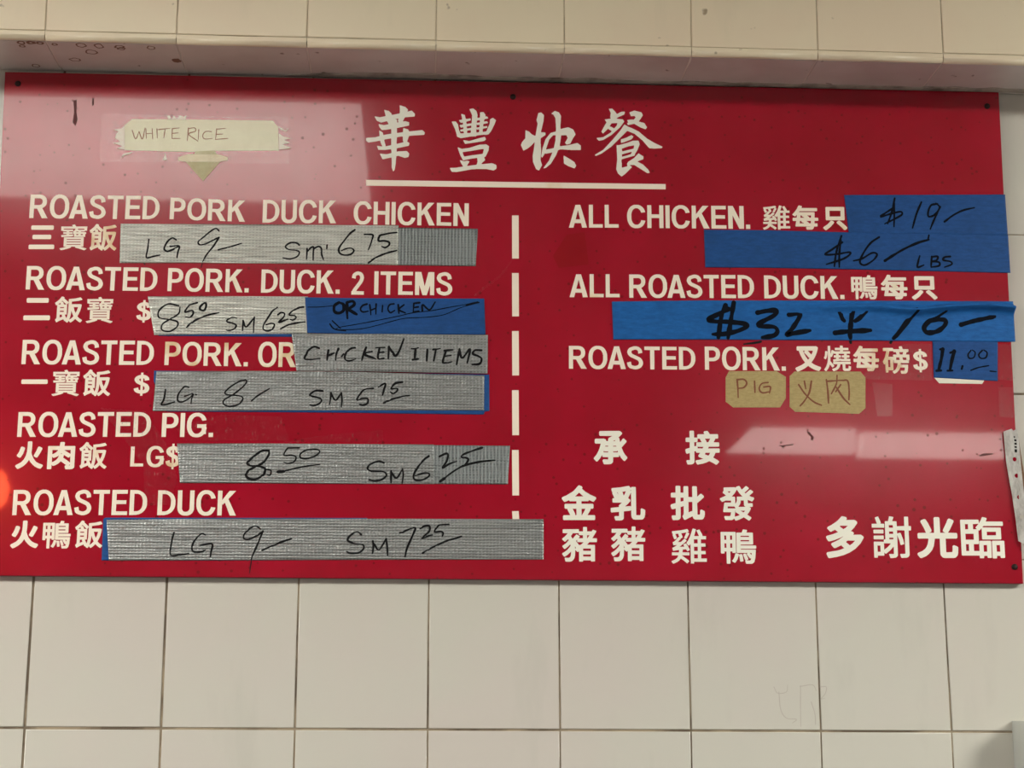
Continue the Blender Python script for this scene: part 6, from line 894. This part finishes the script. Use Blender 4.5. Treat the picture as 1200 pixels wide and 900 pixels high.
SPEC = [  # key, name, material, offset, wave, ink colour, label, group
 ('g1b', 'duct_tape_strip', 'duct_tape_dark', .25, duct_wave(21, .10), None, 'ribbed darker duct tape end sticking out right of the $9 LG tape, first row', GREY),
 ('g1a', 'duct_tape_strip', 'duct_tape_light', .55, duct_wave(22, .28), 'ink', 'pale grey duct tape written LG 9 and Sm 6.75 under PORK DUCK CHICKEN', GREY),
 ('b2u', 'masking_tape_strip', 'blue_tape', .25, calm, None, 'blue tape edge peeping out beneath the 8.50 SM 6.25 duct tape', BLUE),
 ('g2', 'duct_tape_strip', 'duct_tape_light', .55, duct_wave(23, .30, ((.5, .5, .25, .93, 1.01),)), 'ink', 'grey duct tape written 8.50 SM 6.25 beside 二飯寶', GREY),
 ('b1', 'masking_tape_strip', 'blue_tape', .85, duct_wave(24, .10), 'ink_soft', 'blue tape written OR CHICKEN with a long arrow, left half of board', BLUE),
 ('b4u', 'masking_tape_strip', 'blue_tape', .25, calm, None, 'blue tape framing the LG 8 SM 5.75 duct tape from below', BLUE),
 ('g4', 'duct_tape_strip', 'duct_tape_grey', .55, duct_wave(25, .32, ((.12, .05, .5, .0, .95), (.28, .05, .35, .2, .9))), 'ink', 'grey duct tape written LG 8 and SM 5.75 above ROASTED PIG', GREY),
 ('g3', 'duct_tape_strip', 'duct_tape_grey', 1.25, duct_wave(26, .30, ((.55, .12, .7, .08, .65), (.95, .05, .8, .1, 1.0))), 'ink', 'grey duct tape written CHICKEN 1 ITEMS with creases, after PORK. OR', GREY),
 ('g5b', 'duct_tape_strip', 'duct_tape_dark', .25, duct_wave(27, .12), 'ink', 'darker duct tape end carrying the raised 25, beside the dashed line', GREY),
 ('g5a', 'duct_tape_strip', 'duct_tape_grey', .55, duct_wave(28, .36), 'ink', 'grey duct tape written 8.50 and Sm 6 beside 火肉飯 LG$', GREY),
 ('b6u', 'masking_tape_strip', 'blue_tape', .25, calm, None, 'blue tape edge showing left of the LG 9 Sm 7.25 duct tape', BLUE),
 ('g6', 'duct_tape_strip', 'duct_tape_grey', .55, duct_wave(29, .40, ((.22, .05, .5, .0, .5), (.36, .04, .4, .0, .45))), 'ink', 'longest grey duct tape, lowest on the board, written LG 9 and Sm 7.25', GREY),
 ('d2', 'masking_tape_strip', 'blue_tape', .25, duct_wave(30, .14), 'ink_soft', 'blue tape written $19 at the right edge of the board', BLUE),
 ('d3', 'masking_tape_strip', 'blue_tape', .55, duct_wave(31, .12), 'ink_soft', 'blue tape written $6 LBS under ALL CHICKEN', BLUE),
 ('d5', 'masking_tape_strip', 'blue_tape', .55, duct_wave(32, .10), 'ink_soft', 'small square of blue tape written 11.00', BLUE),
 ('d4', 'masking_tape_strip', 'blue_tape_bright', .85, fold_wave, 'ink_soft', 'long bright blue tape written $32 半 16, its top edge rolled over', BLUE),
]
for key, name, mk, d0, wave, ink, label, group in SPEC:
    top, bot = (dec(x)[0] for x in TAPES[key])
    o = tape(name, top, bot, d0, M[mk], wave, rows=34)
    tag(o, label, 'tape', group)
    if ink:
        def height(u, v, top=top, bot=bot, wave=wave, d0=d0):
            # find the strip's own coordinates at this spot
            s = min(1, max(0, (u - top[0][0]) / (top[-1][0] - top[0][0])))
            for _ in range(3):
                a, b = at(top, s), at(bot, s)
                k = min(1, max(0, (v - a[1]) / (b[1] - a[1])))
                uu = a[0] + (b[0] - a[0]) * k
                s = min(1, max(0, s + (u - uu) / (top[-1][0] - top[0][0])))
            return d0 + .25 + wave(u, v, s, k)
        handwriting([(w, dec(s)[0]) for w, s in INK[key]], M[ink], o, height)

# ------------------------------------------------------------------ paper labels, clear tape and bits
PAPERS = {
 'white_rice': '769 7070 87 82 863 10 815 9 64 -79 20 -295 -782 -24 -222 -18 -829 4',
 'arrow': '1624 6762 232 16 18 -41 45 -16 4 -85 -193 -244 -212 234 12 95 85 10',
 'arrow_fold': '1425 6684 109 37 365 8 113 -31 1 -35 -90 -25 -405 -9 -91 13',
 'pig': '8007 4176 571 8 109 -67 -8 -258 -71 -112 -560 -8 -88 67 6 292',
 'meat': '8791 4183 796 12 57 -72 -14 -370 -79 -70 -766 15 -63 59 11 370',
 'slip': '10480 4183 -2 -52 54 -64 520 0 24 35 5 90',
}
def label_paper(key, name, mk, d0, label, cat, ink=None, group=None):
    o = flat(name, dec(PAPERS[key]), d0, .2, M[mk])
    tag(o, label, cat, group)
    if ink:
        handwriting([(w, dec(s)[0]) for w, s in INK[key]], M[ink], o, lambda u, v: d0 + .2)
    return o
label_paper('white_rice', 'paper_label', 'cream_paper', .25, 'long cream paper label written WHITE RICE', 'label', 'ink_faded')
arrow = label_paper('arrow', 'paper_arrow', 'arrow_paper', .5, 'tan paper arrow pointing down under the WHITE RICE label', 'arrow')
flat('folded_top', dec(PAPERS['arrow_fold']), .7, .2, M['fold_paper'], arrow)
label_paper('pig', 'paper_label', 'kraft_label', .25, 'small brown octagonal label written PIG', 'label', 'ink_brown')
label_paper('meat', 'paper_label', 'kraft_label', .25, 'brown octagonal label written 火肉, right of the PIG label', 'label', 'ink_brown')
label_paper('slip', 'paper_slip', 'white_slip', .25, 'white paper slip peeping out below the 11.00 blue tape', 'paper')

CLEAR = {
 'rice_tape': '489 7209 2228 5 28 -581 -2244 -29',
 'price_tape_a': '11272 4561 208 -7 -3 -444 -223 12',
 'price_tape_b': '11249 4033 228 -1 -2 -373 -235 12',
 'char_tape': '10134 4542 322 6 -11 -449 -762 4 -81 45',
 'pork_tape': '9723 4068 246 -18 -16 -392 -185 -2',
 'lg_tape': '668 3628 510 -33 261 -376 145 -396 -64 -316 -290 -4 -42 464',
}
CT = 'clear tape pieces on the board'
for key, mk, d0, label in (
        ('rice_tape', 'clear_tape', 1.0, 'wide clear tape over the WHITE RICE label'),
        ('price_tape_a', 'clear_tape_scuffed', .25, 'scuffed clear tape right beside the 11.00 blue tape'),
        ('price_tape_b', 'clear_tape_scuffed', .25, 'scuffed clear tape at the board edge above the punched strip'),
        ('char_tape', 'clear_tape_scuffed', .3, 'scuffed clear tape over the dollar sign left of 11.00'),
        ('pork_tape', 'clear_tape_scuffed', .25, 'scuffed clear tape patch right of the 火肉 label'),
        ('lg_tape', 'clear_tape_scuffed', .3, 'large cloudy old tape patch around LG$')):
    o = flat('clear_tape', dec(CLEAR[key]), d0, .06, M[mk])
    tag(o, label, 'tape', CT)
    if key == 'rice_tape':
        for L in dec('770 7059 15 -295 -92 10 65 32 -114 36 85 19 -62 41 11 58 25 29 -62 20 90 17|2609 7013 54 -38 93 -24 -81 -23 73 -33 -92 -24 110 -40 -67 -17 -79 -8|1270 7201 30 5 23 -47 28 44 43 -38 22 44 58 -14 23 16 -2 -52 -121 -1 -92 2|2598 7103 94 -52 39 34 -39 -55 -62 26|1244 6646 27 82 20 -75 -26 -15|750 6643 27 69 110 24 -39 -29 -60 -16'):
            fr_ = flat('torn_fringe', [L], d0 + .06, .1, M['torn_white'], o)
ST = dec('4990 5055 111 91 121 91 102 101 70 107 51 70')[0]
o = ink_mesh('tape_strand', [(3.2, ST)], M['clear_tape_scuffed'], None, lambda u, v: .2)
tag(o, 'thin curled strand of clear tape between 2 ITEMS and the dashed line', 'tape strand')

# ------------------------------------------------------------------ punched strip hanging at the right edge of the board
loops = dec('11271 3490 21 7 66 21 16 -24 44 22 10 -123 15 -340 8 -169 18 -286 15 -235 17 -241 -123 70 -19 270 -27 286 -18 134 -28 254 -10 204')
holes = []
for u, v in dec('11376 3154 14 -195 15 -254 18 -230')[0]:
    holes.append([(u + 2.1 * math.cos(k * math.pi / 7), v + 2.6 * math.sin(k * math.pi / 7)) for k in range(14)])
strip = empty('punched_strip', V(1140, 215, .3))
me = flat_mesh('strip_body', loops + holes, .3, .7)
def lift(me_):
    for vtx in me_.vertices:
        u, v = vtx.co.x * 1000, (vtx.co.z - 1.53) * 1000
        s = (u - (1125 + (348 - v) * .085)) / 12
        vtx.co.y -= .001 * (1.2 + 4.5 * max(0, min(1.4, s)))
lift(me)
link_mesh('strip_body', me, strip, (M['punched_plastic'],))
me = flat_mesh('printed_marks', dec('11377 3430 14 -4 -1 -20 -12 3|11379 3392 23 -3 2 -24 -23 3|11380 3351 25 -3 1 -24 -24 3|11379 3310 26 -3 0 -20 -24 3|11379 3273 27 -3 -2 -38 -24 3'), 1.05, .12)
lift(me)
o = link_mesh('printed_marks', me, strip, (M['ink'],))
o['label'] = 'small black printed marks'
me = flat_mesh('backing', [[(1137, 350), (1142, 349), (1147, 300), (1152, 250), (1146, 262), (1140, 310)]], .25, .5)
lift(me)
o = link_mesh('backing', me, strip, (M['brown_card'],))
o['label'] = 'brown backing showing along the right side'
tag(strip, 'crinkled whitish strip with punched holes over the right edge of the board', 'strip')

# ------------------------------------------------------------------ clear holder whose corner shows at the bottom right
BX0, BX1, BY0, BY1, BZ0, BZ1 = 1.1225, 1.36, -.045, -.0005, 1.25, 1.5425
holder = empty('clear_holder', ((BX0 + BX1) / 2, -.02, BZ0))
bm = bmesh.new()
w = .003
box(bm, BX0, BX1, BY0, BY0 + w, BZ0, BZ1)
bm_obj('front_panel', bm, holder, M['cloudy_plastic'])
bm = bmesh.new(); box(bm, BX0, BX1, BY1 - w, BY1, BZ0, BZ1); bm_obj('back_panel', bm, holder, M['cloudy_plastic'])
for x0 in (BX0, BX1 - w):
    bm = bmesh.new(); box(bm, x0, x0 + w, BY0 + w, BY1 - w, BZ0, BZ1); bm_obj('side_panel', bm, holder, M['cloudy_plastic'])
bm = bmesh.new(); box(bm, BX0 + w, BX1 - w, BY0 + w, BY1 - w, BZ0, BZ0 + w); bm_obj('bottom_panel', bm, holder, M['cloudy_plastic'])
bm = bmesh.new(); box(bm, BX0 + .02, BX1 - .02, BY0 + .012, BY1 - .008, BZ0 + w, BZ1 - .02); bm_obj('paper_insert', bm, holder, M['white_slip'])
tag(holder, 'clear plastic holder on the tiles, only its corner in view at bottom right', 'holder')
